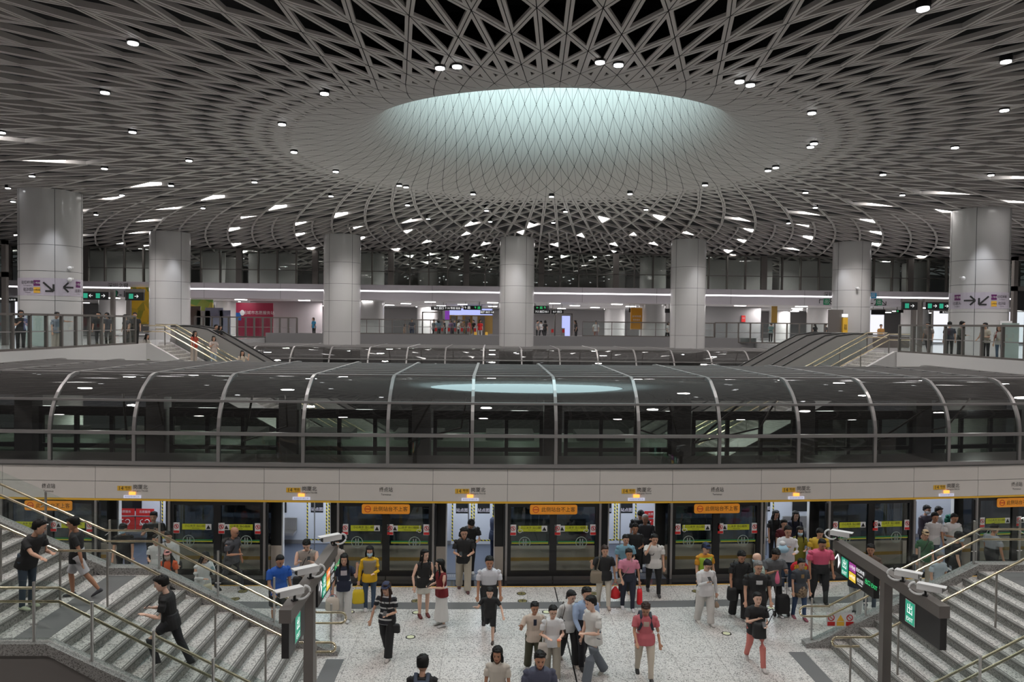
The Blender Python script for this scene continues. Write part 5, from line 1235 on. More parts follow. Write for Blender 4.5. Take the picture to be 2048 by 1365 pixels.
PP(980.5, 1174, 1.27, -5, 'boy in a black t-shirt and shorts running toward the camera', BL, bot='shorts', bcol=BL, arms=((10, 30, 30, 0), (20, 30, 95, 0)), legs=((12, -22), (8, 95)), lean=8, shoes=(.05, .035, .03), skin=2, detail=2)
p = PP(996, 1292, 1.62, -8, 'woman with loose black hair in a cream blouse at the bottom edge', (.58, .53, .46), fem=1, hk='bob', bcol=BL, arms=('down', 'down'), skin=1, collar=(.58, .53, .46), walk=.4, detail=2)
PP(1068.4, 1203, 1.50, 8, 'boy in a beige t-shirt with a dark blue rabbit print and olive trousers', (.60, .50, .42), bot='wide', bcol=(.055, .055, .03), arms=('hold', (20, 25, 110, 5)), walk=.5, print_=(NV, .022, .042), shoes=(.4, .4, .42), skin=1, detail=2)
p = PP(1105, 1211, 1.53, 5, 'young person in a white t-shirt and glasses holding a drink cup', (.66, .66, .67), bot='wide', bcol=(.34, .31, .26), glasses=1, arms=('hold', 'hold'), walk=.3, skin=2, detail=2)
c = p['hand'][0]; t = thing('drink_cup', 'plastic drink cup with an orange lid held by the young person in white', 'cup', (c[0], c[1]-.03, c[2]-.06)); mb = MB(); mb.cyl(0, 0, -.07, .05, .028, 16, r2=.038); mb.obj('cup', cm((.55, .33, .16), .3, 'drink'), t); mb = MB(); mb.cyl(0, 0, .05, .068, .041, 16); mb.obj('lid', cm((.75, .22, .12), .4, 'lid'), t)
bag(p, 'white canvas tote on the shoulder of the young person holding a drink', (.55, .50, .45), 'shoulder', -1, size=(.11, .05, .16), drop=.2)
PP(1079, 1302, 1.70, 3, 'man in a slate blue polo at the bottom edge, cut off below the chest', (.065, .07, .11), collar=(.065, .07, .11), bcol=BL, skin=1, arms=('down', 'down'), build=1.1, detail=2)
p = PP(1139, 1178, 1.62, 15, 'woman in a white cardigan and black trousers walking behind the boys', (.62, .61, .60), 'l', fem=1, hk='tail', bot='wide', bcol=BL, walk=.7, arms=('down', 'back'), shoes=(.55, .48, .42), skin=2, head=(15, 15), detail=2); bag(p, 'brown strapped bag on the shoulder of the woman in a white cardigan', (.07, .05, .04), 'shoulder', -1, drop=.15)
PP(1171, 1173, 1.74, 15, 'man in a light blue shirt and black trousers in step with the man in white', (.32, .42, .60), 'l', tuck=1, bcol=(.012, .012, .018), collar=(.32, .42, .60), walk=-.8, arms=('down', 'fwd'), glasses=1, shoes=BL, build=1.08, detail=2)
p = PP(1188, 1190, 1.77, -62, 'man in a white t-shirt and grey jeans seen from the side', (.62, .61, .585), bot='wide', bcol=(.13, .15, .175), walk=.75, arms=('hold', 'down'), hk='side', shoes=(.5, .5, .45), skin=2, detail=2); phone(p, 1, 'phone raised by the man in grey jeans')
p = PP(844.6, 1317.5, 1.73, 178, 'black haired person seen from behind at the bottom edge', BL, bcol=BL, hk='side', arms=('down', 'down'), detail=2); bag(p, 'dark backpack with grey blue straps on the person seen from behind', (.05, .07, .11), 'back', size=(.13, .08, .18))
p = PP(1208.8, 1091, 1.61, 2, 'woman in a black top and ivory trousers with a big taupe bag', BL, fem=1, hk='bun', hair='b', bot='t', bcol=(.60, .55, .47), arms=('bag', (15, 30, 130, 10)), walk=.4, shoes=(.45, .36, .30), build=1.15); bag(p, 'big taupe shoulder bag on the woman in ivory trousers', (.22, .18, .13), 'shoulder', -1, size=(.17, .08, .15), drop=.1); bag(p, 'red plastic bag carried by the woman in ivory trousers', (.60, .015, .02), 'plastic', hand=0, size=(.14, .11, .16), drop=.26)
PP(1250.7, 1070, 1.61, 2, 'woman in a light blue t-shirt behind the woman in a pink polo', (.17, .33, .42), fem=1, hk='side', bcol=BL, arms=('hold', 'down'), build=1.2, shoes=(.5, .4, .3))
p = PP(1257, 1097.7, 1.58, 2, 'woman in a pink polo and dark trousers with short dark hair', (.55, .20, .28), fem=1, tuck=1, hk='side', bcol=(.015, .018, .035), arms=('bag', 'fwd'), walk=.3, collar=(.6, .3, .36), build=1.2, shoes=(.6, .6, .62), skin=1); bag(p, 'red carrier bag held by the woman in a pink polo', (.65, .01, .02), 'hand', hand=0, size=(.07, .06, .19), drop=.30); bag(p, 'small taupe pouch slung across the woman in a pink polo', (.25, .22, .18), 'cross', -1, size=(.09, .03, .07), drop=.12)
p = PP(1308.6, 1067.7, 1.65, -3, 'woman in a white top and black trousers with her hand at her mouth', (.60, .58, .56), fem=1, hk='bun', bot='t', bcol=BL, arms=('down', 'face'), walk=.6, build=1.2, shoes=(.05, .05, .05)); bag(p, 'black bag worn on the chest of the woman in a white top', BL, 'cross', -1, size=(.11, .06, .13), drop=0)
PP(1270, 1048, 1.62, -5, 'woman with short dark hair all in black at the fourth door', BL, fem=1, hk='side', bcol=BL, arms=('hold', 'down'), build=1.15, skin=1)
PP(1290, 1029.5, 1.70, -3, 'older man in a dark jacket over a grey shirt inside the fourth door', (.016, .016, .02), 'l', hk='thin', hair='w', bcol=BL, arms=('hold', 'down'), skin=1, build=1.1)
PP(1280, 1017, 1.77, -3, 'man in a black t-shirt with bowed head at the back of the fourth door', BL, bcol=BL, arms=('down', 'down'), lean=8, head=(0, 35), hk='side', build=1.1)
p = PP(1409, 1085.7, 1.70, 15, 'guard in a navy cap and yellow green vest before the closed screen', (.55, .24, .01), cap=(.012, .025, .08), vest=(.30, .45, .03), bcol=(.014, .016, .025), arms=('down', 'down'), shoes=BL, walk=.3)
p = PP(1411.5, 1118, 1.61, 12, 'woman all in white looking at her phone', (.62, .60, .60), 'l', fem=1, hk='bun', bot='wide', bcol=(.60, .57, .54), arms=('bag', 'phone'), walk=.4, head=(0, 25), build=1.15, glasses=1, shoes=(.6, .58, .55), detail=2); phone(p, 1, 'phone held by the woman all in white'); bag(p, 'small clear bag with a bun hanging from the hand of the woman all in white', (.35, .25, .18), 'plastic', hand=0, size=(.07, .06, .08), drop=.18)
p = PP(1480.3, 1100, 1.74, 3, 'young man in a black polo and wide black trousers with white shoes', BL, bot='wide', bcol=BL, collar=BL, arms=('hold', 'down'), walk=.4, shoes=(.62, .62, .6), hk='side', head=(0, 22), skin=1, detail=2); phone(p, 0, 'phone held by the young man in a black polo'); bag(p, 'black shoulder bag at the side of the young man in a black polo', BL, 'shoulder', -1, size=(.12, .08, .16), drop=.22)
PP(1514.4, 1122, 1.76, 0, 'grey haired man in glasses and a black t-shirt with a white print', BL, hair='g', hk='side', glasses=1, bcol=BL, arms=('down', 'down'), walk=.3, print_=((.55, .55, .55), .042, .026), build=1.2, shoes=BL, detail=2)
p = PP(1513.7, 1182.7, 1.62, -3, 'woman in black with a front carrier and coral pink trousers walking', BL, fem=1, hk='tail', bot='t', bcol=(.62, .20, .17), arms=('hold', 'cross'), walk=.8, shoes=(.55, .52, .50), build=1.05, skin=2, head=(0, -2), detail=2)
t = bag(p, 'black baby carrier strapped to the front of the woman in coral trousers', BL, 'cross', -1, size=(.14, .11, .17), drop=.02); t.location = p['T'](0, -.125, .03); phone(p, 0, 'phone held by the woman with the front carrier')
p = PP(1291, 1201, 1.62, -2, 'woman in a pink printed t-shirt and cream trousers walking with a backpack', (.50, .12, .14), fem=1, hk='side', hair='b', bot='t', bcol=(.58, .51, .42), arms=((0, 12, 22, 0), 'fwd'), walk=.6, build=1.15, shoes=(.03, .03, .03), skin=1, head=(-10, 25), print_=((.45, .36, .30), .035, .03), detail=2); bag(p, 'dark backpack on the woman in a pink printed t-shirt', (.015, .02, .035), 'back', size=(.14, .08, .18))
PP(1520.5, 1108.8, 1.66, -95, 'bald man with a face mask and pale green shirt turned to the left', (.38, .48, .42), hk='bald', mask=1, bcol=BL, arms=('down', 'down'), skin=2)
p = PP(1546.7, 1094, 1.73, 8, 'man in a dark grey t-shirt holding a pink bag and looking down', (.085, .088, .095), bcol=BL, hk='side', arms=('phone', 'phone'), head=(0, 32), walk=.5, build=1.18, shoes=(.6, .6, .6), skin=1); bag(p, 'pink bag held before the man in a dark grey t-shirt', (.75, .16, .28), 'plastic', hand=1, size=(.06, .05, .17), drop=.16)
p = PP(1575, 1053, 1.77, -10, 'man in glasses and a white sweater carrying a pale blue soft toy', (.62, .62, .64), 'l', glasses=1, bot='jeans', bcol=(.015, .03, .06), arms=('hold', 'cross'), hk='side')
c = p['T'](-.09, -.14, .15); t = thing('soft_toy', 'pale blue plush toy in a tulle dress held by the man in a white sweater', 'toy', c)
mb = MB(); mb.ball((0, 0, 0), (.17, .12, .11), seg=16); mb.obj('dress', cm((.35, .55, .68)), t, smooth=True)
mb = MB(); mb.ball((-.02, 0, .15), (.085, .07, .07), seg=14); mb.ball((-.12, 0, .05), (.05, .04, .03)); mb.ball((.08, 0, -.13), (.03, .03, .06)); mb.obj('plush_body', cm((.70, .70, .72)), t, smooth=True)
PP(1599, 1054, 1.60, -10, 'woman in a face mask and olive green dress beside the man with the toy', (.20, .19, .02), fem=1, hk='long', mask=1, bot='dress', bcol=(.20, .19, .02), arms=('hold', 'down'))
PP(1637, 1056.7, 1.63, 0, 'woman in a mustard yellow t-shirt at the fifth door', (.55, .36, .03), fem=1, hk='side', bcol=BL, arms=('down', 'hold'), build=1.3, head=(0, 22))
p = PP(1640.8, 1076.4, 1.75, 2, 'heavy man in a pink polo and dark trousers walking out of the fifth door', (.60, .09, .17), collar=(.60, .09, .17), tuck=1, hk='thin', bcol=(.015, .016, .018), arms=('down', 'down'), walk=.35, build=1.28, skin=1, shoes=BL, head=(0, 22))
c = np.array(p['hand'][1]); t = thing('red_gift_bag', 'red bag with gold characters between the pink polo man and the masked woman', 'bag', (c[0]-.25, c[1]+.1, c[2]+.25)); mb = MB(); mb.ball((0, 0, 0), (.24, .08, .17), seg=16); mb.obj('bag_body', cm((.50, .01, .02)), t, smooth=True); text('福', .16, M['lime'], (-.10, -.085, .02), t); text('囍', .16, M['lime'], (.10, -.085, -.02), t)
p = PP(1600.6, 1118, 1.52, 5, 'short woman in a dark printed t-shirt with a jacket tied at her waist', (.04, .045, .055), fem=1, hk='side', bot='jeans', bcol=(.03, .06, .13), arms=('down', 'down'), print_=((.25, .15, .06), .025, .03), walk=.3, shoes=(.25, .07, .10), build=1.1)
t = thing('tied_jacket', 'leopard patterned jacket tied round the waist of the short woman', 'jacket', p['T'](0, 0, 0)); mb = MB(); mb.loft([ell(V3(0, 0, zz), a, b, 16) for zz, a, b in ((.05, .175, .14), (-.05, .19, .16), (-.22, .17, .15))]); mb.obj('cloth', speckle('leopard', (.28, .20, .13), (.04, .02, .01), 30, .6, .8), t, smooth=True)
t = thing('trolley_bag', 'black shopping trolley bag beside the short woman in jeans', 'trolley', (p['xyz'][0]-.38, p['xyz'][1]+.1, 0)); mb = MB(); mb.loft([ell(V3(0, 0, zz), a, b, 12, None, 3) for zz, a, b in ((.12, .16, .11), (.2, .18, .13), (.5, .17, .12), (.56, .14, .09))]); mb.obj('bag_body', cm(BL), t, smooth=True)
mb = MB(); mb.tube([(-.14, .1, .1), (-.14, .1, .95), (.14, .1, .95), (.14, .1, .1)], .012, 6); mb.obj('frame', M['post'], t)
for s in (-1, 1): mb = MB(); mb.tube([(s*.17-.02, .06, .07), (s*.17+.02, .06, .07)], .07, 14); mb.obj('wheel', M['rubber'], t)
PP(1549.5, 1021, 1.64, 5, 'long haired woman in dark clothes inside the fifth door, left one', BL, fem=1, hk='long', bcol=BL)
PP(1590, 1023, 1.66, -5, 'long haired woman in a navy top inside the fifth door, right one', (.01, .012, .03), fem=1, hk='long', bcol=BL, skin=2)
PP(1566.5, 1039.6, 1.60, 0, 'woman in a dark red top between the two long haired women', (.10, .01, .015), fem=1, hk='bun', bcol=BL)
# behind the right stairs and sign stand
p = PP(1712, 1092, 1.70, -45, 'man in a navy shirt and pale trousers holding a phone behind the right sign panel', NV, bot='t', bcol=(.45, .44, .43), arms=('phone', 'hold'), walk=.5, shoes=BL, y=18.2, z=0, head=(0, 20), build=1.1, xyz=PZ(1712, 1234, 0)); phone(p, 0, 'phone held by the man behind the right sign panel')
PP(1742, 1089, 1.70, -30, 'smiling man in a brown shirt and jeans behind the right sign stand', (.10, .07, .05), bot='jeans', bcol=(.05, .07, .10), arms=('down', 'down'), skin=1, hk='side', shoes=(.3, .3, .3))
p = PP(1849.7, 1046, 1.63, -15, 'woman in a tan cap and green t-shirt with beige trousers', (.045, .12, .06), fem=1, hk='tail', cap=(.45, .33, .20), bot='wide', bcol=(.38, .33, .27), arms=('down', 'down'), walk=.4, y=20.4); bag(p, 'small black bag at the side of the woman in the tan cap', BL, 'cross', -1, drop=.1)
PP(1867.5, 1031, 1.73, -5, 'man in a white t-shirt and dark hair at the sixth door', (.50, .48, .48), bot='jeans', bcol=JE, arms=('down', 'down'), skin=1, y=21.9)
PP(1904, 1035, 1.72, 5, 'balding man in a plain white t-shirt at the sixth door', (.55, .54, .54), hk='thin', bcol=BL, arms=('down', 'hold'), skin=1, build=1.1, y=21.9, head=(0, 20))
PP(1912, 1072, 1.70, 60, 'person in a black cap, black t-shirt and blue mask behind the right stairs glass', BL, cap=BL, mask=1, bcol=BL, y=19.9)
PP(1876, 1108, 1.56, 10, 'grey haired person in a pale blue shirt low behind the right stairs curb', (.42, .47, .52), hair='g', hk='side', bcol=BL, y=18.6)
PP(1985, 1046.5, 1.73, 100, 'man in a grey polo and dark trousers walking beyond the right stairs landing', (.27, .28, .30), collar=(.27, .28, .30), bcol=BL, arms=('down', 'down'), hk='side', tuck=1, y=20.6, build=1.15, walk=.4, skin=1)
PP(1850, 1009, 1.70, 20, 'person in a dark jacket and white mask inside the sixth door', (.06, .05, .07), 'l', mask=(.6, .6, .62), bcol=BL, y=22.9)
PP(1873, 1014, 1.66, 30, 'dark haired person in a white top at the back of the sixth door', (.5, .5, .5), hk='side', bcol=BL, y=22.9)
PP(1908, 1016.5, 1.72, -10, 'man in a dark green t-shirt at the back of the sixth door', (.01, .12, .08), hk='side', bcol=BL, y=22.9, skin=1)
# ---- concourse, left
CF = CZ0
def far(px, py, yy, lab, h=1.65, rz=0, z=CF, **k):
    k.setdefault('detail', 0); x_, _, zt_ = PY(px, py, yy)
    if z == 'auto': z = zt_-h*.985
    if z == CF and yy < 38.5 and py < 652 and (px > 1800 or px < 230):
        x_ = 21.75 if px > 1800 else -18.55-.02*(px % 7); yy = x_/PY(px, py, 1.0)[0]
    return PP(px, py, h, rz, lab, k.pop('top', BL), xyz=(x_, yy, z), **k)
far(41, 640, 30.8, 'black haired woman holding up a phone behind the left concourse railing', 1.66, 40, fem=1, hk='bob', arms=('phone', 'phone'), detail=1)
far(112, 640, 31.6, 'woman in a denim top pointing to the right behind the left concourse railing', 1.62, 60, top=(.16, .20, .25), fem=1, hk='side', bot='wide', bcol=(.42, .38, .33), arms=('point', 'down'), detail=1)
far(198, 640, 34.5, 'person in black before the glass panels behind the left concourse railing', 1.68, 10, hk='side')
far(216, 640, 35.5, 'person in dark blue right beside the person in black on the left concourse', 1.66, -10, top=(.02, .025, .04), hk='long', fem=1)
far(270, 640, 38.8, 'man in black at the top of the left mid hall stairs', 1.7, 20)
far(253, 640, 39.5, 'person in dark clothes near the top of the left mid hall stairs', 1.6, -30, top=(.05, .05, .06))
p = far(292, 676, 39.6, 'person in olive trousers sitting on the curb of the left mid hall stairs', 1.6, 70, z=5.05, top=(.45, .42, .38), sleeve='l', bcol=(.10, .10, .015), bot='wide', fem=1, hk='long', arms=('fwd', 'fwd'), legs=((75, 60), (70, 75)), detail=1)
far(388, 663, 40.3, 'woman in a red jacket and cream trousers on the left mid hall stairs', 1.66, 60, z='auto', top=(.45, .06, .03), fem=1, hk='long', bot='wide', bcol=(.50, .42, .36), arms=('hold', 'down'), detail=1)
far(427, 673, 40.6, 'woman in a cream top and light jeans on the left mid hall stairs', 1.62, 30, z='auto', top=(.50, .42, .38), fem=1, hk='bob', bot='jeans', bcol=(.35, .42, .50), arms=('hold', 'phone'), detail=1)
far(430, 650, 42.8, 'person in a black t-shirt riding the left escalator, front one', 1.68, 70, z='auto', arms=('fwd', 'down'), detail=1)
far(438, 652, 43.2, 'person with a white bag riding the left escalator, rear one', 1.62, 70, z='auto', fem=1, hk='bob', detail=1)
far(484, 702, 40.6, 'person in cream with an arm raised low on the left mid hall stairs', 1.62, 30, z='auto', top=(.55, .45, .36), fem=1, hk='long', arms=('ear', 'down'), detail=1)
# ---- concourse, right
far(1858, 643, 36.5, 'dark haired person walking behind the right concourse railing, nearest the stairs', 1.66, -60, top=(.20, .16, .15), walk=.5, hk='side')
far(1899.7, 642, 32.5, 'man in a dark blue shirt behind the right concourse railing', 1.68, 150, top=(.03, .035, .05), detail=1)
p = far(1921, 640.5, 31.2, 'young man in an olive jacket with a black bag behind the right concourse railing', 1.70, 70, top=(.12, .12, .10), sleeve='l', bot='wide', bcol=BL, hk='side', detail=1, arms=('hold', 'down'), shoes=(.5, .5, .5)); bag(p, 'black shoulder bag of the young man on the right concourse', BL, 'cross', 1, drop=.1)
p = far(1973, 644, 30.0, 'woman in a pale top with black hair tied up behind the right concourse railing', 1.63, -70, top=(.5, .45, .38), fem=1, hk='tail', bot='t', bcol=BL, arms=('hold', 'fwd'), detail=1)
p = far(2000, 650, 29.3, 'woman in a white top with a pink backpack behind the right concourse railing', 1.52, -50, top=(.5, .48, .45), fem=1, hk='bob', bot='jeans', bcol=(.06, .10, .16), detail=1); bag(p, 'dusty pink backpack behind the right concourse railing', (.40, .13, .12), 'back', size=(.14, .09, .18))
far(1762, 647, 52.5, 'person in an orange top behind the handrails at the right', 1.60, -20, top=(.55, .28, .08), hk='tail', fem=1)
far(1650, 705, 41.9, 'woman in a pale yellow top on the right escalator', 1.62, -60, z='auto', top=(.62, .50, .30), fem=1, hk='long', arms=('face', 'down'), detail=1)
far(1631, 717, 42.0, 'child with long hair on the right escalator', 1.45, -30, z='auto', top=(.4, .3, .25), fem=1, hk='long', detail=1)
# ---- far concourse
FP = [(824, 637, 64, 'man in a grey t-shirt standing behind the far railing', (.10, .10, .12), (.04, .05, .09)), (809, 641, 64, 'child in tan behind the far railing', (.35, .25, .18), (.3, .2, .15)), (867, 639, 67, 'person in grey walking before the far gates, left end', (.15, .15, .16), BL), (877, 641, 66, 'person in pale blue before the far gates', (.25, .35, .45), (.3, .3, .3)),
      (889, 641, 70, 'person in black before the far gates', BL, BL), (902, 643, 66, 'person in a lilac dress before the purple shop front', (.40, .25, .42), (.4, .25, .42)), (908, 640, 72, 'person in dark blue beside the lilac dress', (.03, .04, .08), BL), (917, 643, 70, 'person in a white top near the far gates', WH, BL), (925, 640, 74, 'person in brown before the shop entrance', (.2, .12, .08), BL),
      (939, 639, 72, 'person in maroon before the shop entrance', (.3, .03, .04), BL), (948, 641, 75, 'person in black at the shop entrance', BL, BL), (960, 641, 65, 'person in a bright red top by the far glass fence', (.6, .02, .02), (.5, .5, .5)), (1074, 641, 72, 'person in grey left of the far ticket gates', (.2, .2, .2), BL), (1090, 641, 68, 'person in black by the far ticket gates', BL, BL),
      (1083, 640, 74, 'person in a white shirt by the far ticket gates', WH, BL), (1152, 650, 64, 'person in dark clothes walking right of the far gates', (.02, .02, .02), BL), (1192, 643, 64, 'woman in a white top behind the right half of the far railing', WH, (.3, .15, .12)), (1335, 641, 64, 'person in white beside the fifth column', WH, BL), (1542, 643, 63, 'person in pale blue behind the far right railing', (.2, .3, .3), BL),
      (1631, 647, 66, 'person in black near the yellow pillar sign, left one', BL, BL), (1653, 646, 65, 'person in black near the yellow pillar sign, right one', (.02, .02, .03), BL), (628, 639, 66, 'person in blue beside the third column', (.03, .2, .35), BL)]
for k, (px, py, yy, lab, c1, c2) in enumerate(FP):
    far(px, py, yy, lab, 1.2 if 'child' in lab else 1.68, (k*67) % 360, top=c1, bcol=c2, fem=k % 2, hk=('side', 'bob', 'short', 'long')[k % 4], walk=(k % 3)*.3, name='person')
# ================================================================== signs, shops and equipment on the concourse
def panel_sign(px, py, yy, w, h, label, mats='black', name='hanging_sign', cat='sign', rz=0, words=None, ceil=9.0, rod=True, depth=.12):
    x, y, z = PY(px, py, yy); t = thing(name, label, cat, (x, y, z), rz)
    mb = MB(); mb.box(-w/2, w/2, 0, depth, -h/2, h/2); mb.obj('panel', M[mats] if isinstance(mats, str) else mats, t)
    if rod:
        mb = MB()
        for s in (-1, 1): mb.box(s*w*.38-.02, s*w*.38+.02, depth*.3, depth*.7, h/2, ceil-z)
        mb.obj('hanger', M['bronze'], t)
    for (s, size, m_, u, v) in words or []: text(s, size, M[m_], (u, -.012, v), t)
    return t
for k, (px, py, yy, w, lab, ws) in enumerate([
        (876, 617, 66, 1.25, 'black hanging sign with white symbols left of the purple shop front', [('8-1 出口', .24, 'whitelit', .1, 0)]),
        (905, 617, 70, 1.6, 'black hanging sign with a pink line plate over the purple shop front', [('↑ 14 号线 站台', .22, 'whitelit', 0, 0)]),
        (945, 616, 64, 1.55, 'black hanging sign with two arrows over the shop entrance', [('↑ 出', .26, 'whitelit', -.45, 0), ('↑ 出', .26, 'greenglow', .4, 0)]),
        (974, 625, 72, 1.3, 'long dark sign strip at the right of the shop entrance', [('站厅 出口 1-8', .22, 'whitelit', 0, 0)]),
        (1082, 616, 66, 1.4, 'black hanging sign with arrows right of the middle column', [('← 出 ↑', .26, 'greenglow', 0, 0)]),
        (1084, 624, 70, 1.5, 'lower black sign with white lettering right of the middle column', [('7-2 出口 8-1', .24, 'whitelit', 0, 0)]),
        (1115, 624, 68, 1.1, 'black sign strip with white numerals over the far ticket gates', [('6-1 出口', .22, 'whitelit', 0, 0)]),
        (1264, 621, 66, .55, 'small black display at the orange advert', []),
        (1335, 622, 64, .4, 'small black display left of the fifth column', []),
        (762, 616, 66, .5, 'small black display right of the third column', [('出', .2, 'whitelit', 0, 0)])]):
    panel_sign(px, py, yy, w, .36, lab, words=ws, ceil=9.0)
def board(px, py, yy, w, h, label, m_, name='advert', cat='advert', words=(), depth=.1, base=None):
    x, y, z = PY(px, py, yy); t = thing(name, label, cat, (x, y, z)); mb = MB(); mb.box(-w/2, w/2, 0, depth, (-h/2 if base is None else base-z), h/2); mb.obj('board', M[m_] if isinstance(m_, str) else m_, t)
    for (s, size, mm, u, v) in words: text(s, size, M[mm], (u, -.012, v), t)
    return t
M['orangead'] = mat('advert_orange', (.62, .27, .01), .5); M['pinkad'] = mat('pink_balloon', (.72, .18, .35), .3); M['flower'] = speckle('flower_mural', (.70, .42, .03), (.10, .18, .03), 1.6, .75, .5)
M['mural'] = speckle('green_mural', (.15, .30, .05), (.55, .35, .05), 1.2, .6, .5); M['bright'] = emis('backlit_white', (.92, .92, 1), 1.15); M['lilacwall'] = mat('lilac_partition', (.36, .37, .50), .5)
t = board(509, 624, 66, 3.2, 1.55, 'maroon event banner with white lettering on the left concourse', 'maroon', 'event_banner', 'banner', [('大运城市志愿服务站', .34, 'white', .2, -.1)], base=5.85)
mb = MB(); mb.box(-1.6, -1.15, -.02, 0, -.77, -.1); mb.obj('blue_corner', M['blue'], t)
mb = MB(); mb.ball((-1.05, -.02, -.1), (.2, .01, .25)); mb.obj('round_crest', M['white'], t)
for px, w, h0, m_, lab in ((389, 1.0, 619, 'bronze', 'tall dark display cabinet right of the second column'), (407, 1.1, 628, 'offwhite', 'pale low partition beside the dark cabinet'), (428, 1.5, 622, 'lilacwall', 'lilac partition wall on the left concourse'), (450, .9, 627, 'lilacwall', 'low lilac partition left of the maroon banner')):
    board(px, h0+8, 64.5, w, 1.2, lab, m_, 'partition', 'partition', base=5.85)
board(293, 612, 61.8, 2.6, 3.0, 'yellow flower wall picture left of the second column', 'flower', 'wall_picture', 'picture')
board(396, 607, 67, 2.6, 1.9, 'green and yellow wall picture right of the second column', 'mural', 'wall_picture', 'picture')
x, y, z = PY(294, 633, 58.5); t = thing('pink_balloon', 'glossy pink balloon figure with a red bow beside the second column', 'balloon figure', (x, 60.8, CF))
mb = MB(); mb.ball((0, 0, .95), (.85, .7, .95), seg=20, rings=12); mb.obj('balloon', M['pinkad'], t, smooth=True)
mb = MB(); mb.ball((.2, -.1, 2.0), (.3, .2, .28), seg=12); mb.obj('bow', M['red'], t, smooth=True)
board(1273, 638, 65, 1.0, 1.9, 'orange advert board beside the fifth column', 'orangead', words=[('深圳地铁', .2, 'white', 0, .2), ('便民服务', .16, 'white', 0, -.1)])
board(1132, 643, 70, .75, 1.0, 'blue lit screen at the far ticket gates', 'led_blue', 'screen', 'screen', base=CF)
t = thing('shop_front', 'shop front with purple pillar and pale violet lit header', 'shop', (0, 0, 0))
for px0, px1, y0, y1, m_, nm in ((890, 899, 622, 640, 'led_violet', 'purple_pillar'), (899, 985, 617, 631, 'led_blue', 'lit_header'), (899, 985, 631, 668, 'traingold', 'shop_wall')):
    a = PY(px0, y0, 78); b = PY(px1, y1, 78); mb = MB(); mb.box(a[0], b[0], 78, 78.3, max(b[2], 5.85), a[2]); mb.obj(nm, M[m_], t)
for k, px in enumerate((907, 920, 935, 950, 965)):
    a = PY(px, 640, 77.8); mb = MB(); mb.box(a[0]-.25, a[0]+.25, 77.8, 77.95, 5.9, 7.9); mb.obj('door_panel', M['offwhite'] if k % 2 else M['bronze'], t)
for k, px in enumerate((765, 790, 812)): pass
# metal detector frames and ticket gates
for px, lab in ((862, 'grey walk through frame left of the far gates'), (1127, 'grey walk through frame right of the far gates')):
    x = PY(px, 640, 66)[0]; t = thing('gate_frame', lab, 'gate frame', (x, 66, CF))
    for nm, b_ in (('post', (-.8, -.7, 0, .2, 0, 2.3)), ('post', (.7, .8, 0, .2, 0, 2.3)), ('header', (-.8, .8, 0, .2, 2.2, 2.3))): mb = MB(); mb.box(*b_); mb.obj(nm, M['bronze'], t)
for k in range(9):
    px = 872+k*13 if k < 7 else 1105+(k-7)*22
    x = PY(px, 650, 65)[0]; t = thing('ticket_gate', '', 'ticket gate', (x, 65, CF)); t['label'] = 'steel ticket gate with a red panel at the far entrance'; t['group'] = 'ticket gates at the far entrance'
    mb = MB(); mb.box(-.12, .12, 0, 1.2, 0, 1.0); mb.obj('cabinet', M['steel'], t); mb = MB(); mb.box(-.10, .10, -.01, 0, .6, .9); mb.obj('front_panel', M['red'], t)
for px, lab in ((951, 'left yellow caution board on the far concourse floor'), (973, 'right yellow caution board on the far concourse floor')):
    x = PY(px, 660, 62)[0]; t = thing('caution_board', lab, 'caution board', (x, 62, CF+.0)); mb = MB()
    mb.loft([[(-.16, -.14, 0), (.16, -.14, 0), (.10, -.01, .62), (-.10, -.01, .62)], [(-.16, -.11, 0), (.16, -.11, 0), (.10, .01, .62), (-.10, .01, .62)]]); mb.loft([[(-.16, .14, 0), (.16, .14, 0), (.10, .02, .62), (-.10, .02, .62)], [(-.16, .11, 0), (.16, .11, 0), (.10, .0, .62), (-.10, .0, .62)]]); mb.obj('board', M['yellow'], t)
# right side
t = board(1690, 622, 51.0, 1.0, .1, 'dark display cabinet beside the second column from the right', 'bronze', 'display_cabinet', 'cabinet', base=5.85); t.location = (PY(1672, 622, 50.2)[0], 50.2, t.location[2])
x, y, z = PY(1691, 640, 50.0); t = thing('pillar_sign', 'yellow upright sign with a white lit header at the second column from the right', 'sign', (x, 50.0, 6.1)); mb = MB(); mb.box(-.16, .16, 0, .2, 0, 1.75); mb.obj('board', M['yellow'], t); mb = MB(); mb.box(-.16, .16, -.01, .2, 1.8, 2.0); mb.obj('header', M['whitelit'], t); text('扶\n梯', .22, M['signink'], (0, -.02, 1.1), t)
board(1487, 638, 68.9, .36, .6, 'red fire notice on the grey wall at the right', 'red', 'fire_notice', 'notice', [('消防', .14, 'white', 0, .05)])
board(1549, 626, 66, .5, 1.9, 'gold patterned upright panel between white columns at the right', 'traingold', 'decorative_panel', 'panel')
mb = MB(); mb.box(PY(1411, 620, 69)[0], PY(1522, 620, 69)[0], 69, 69.3, CF, 9.0); struct(mb, 'wall_back', M['greywall'])
mb = MB(); mb.box(PY(500, 620, 69)[0], PY(644, 620, 69)[0], 69, 69.3, CF, 9.0); struct(mb, 'wall_back', mat('mauve_wall', (.26, .235, .245), .5))
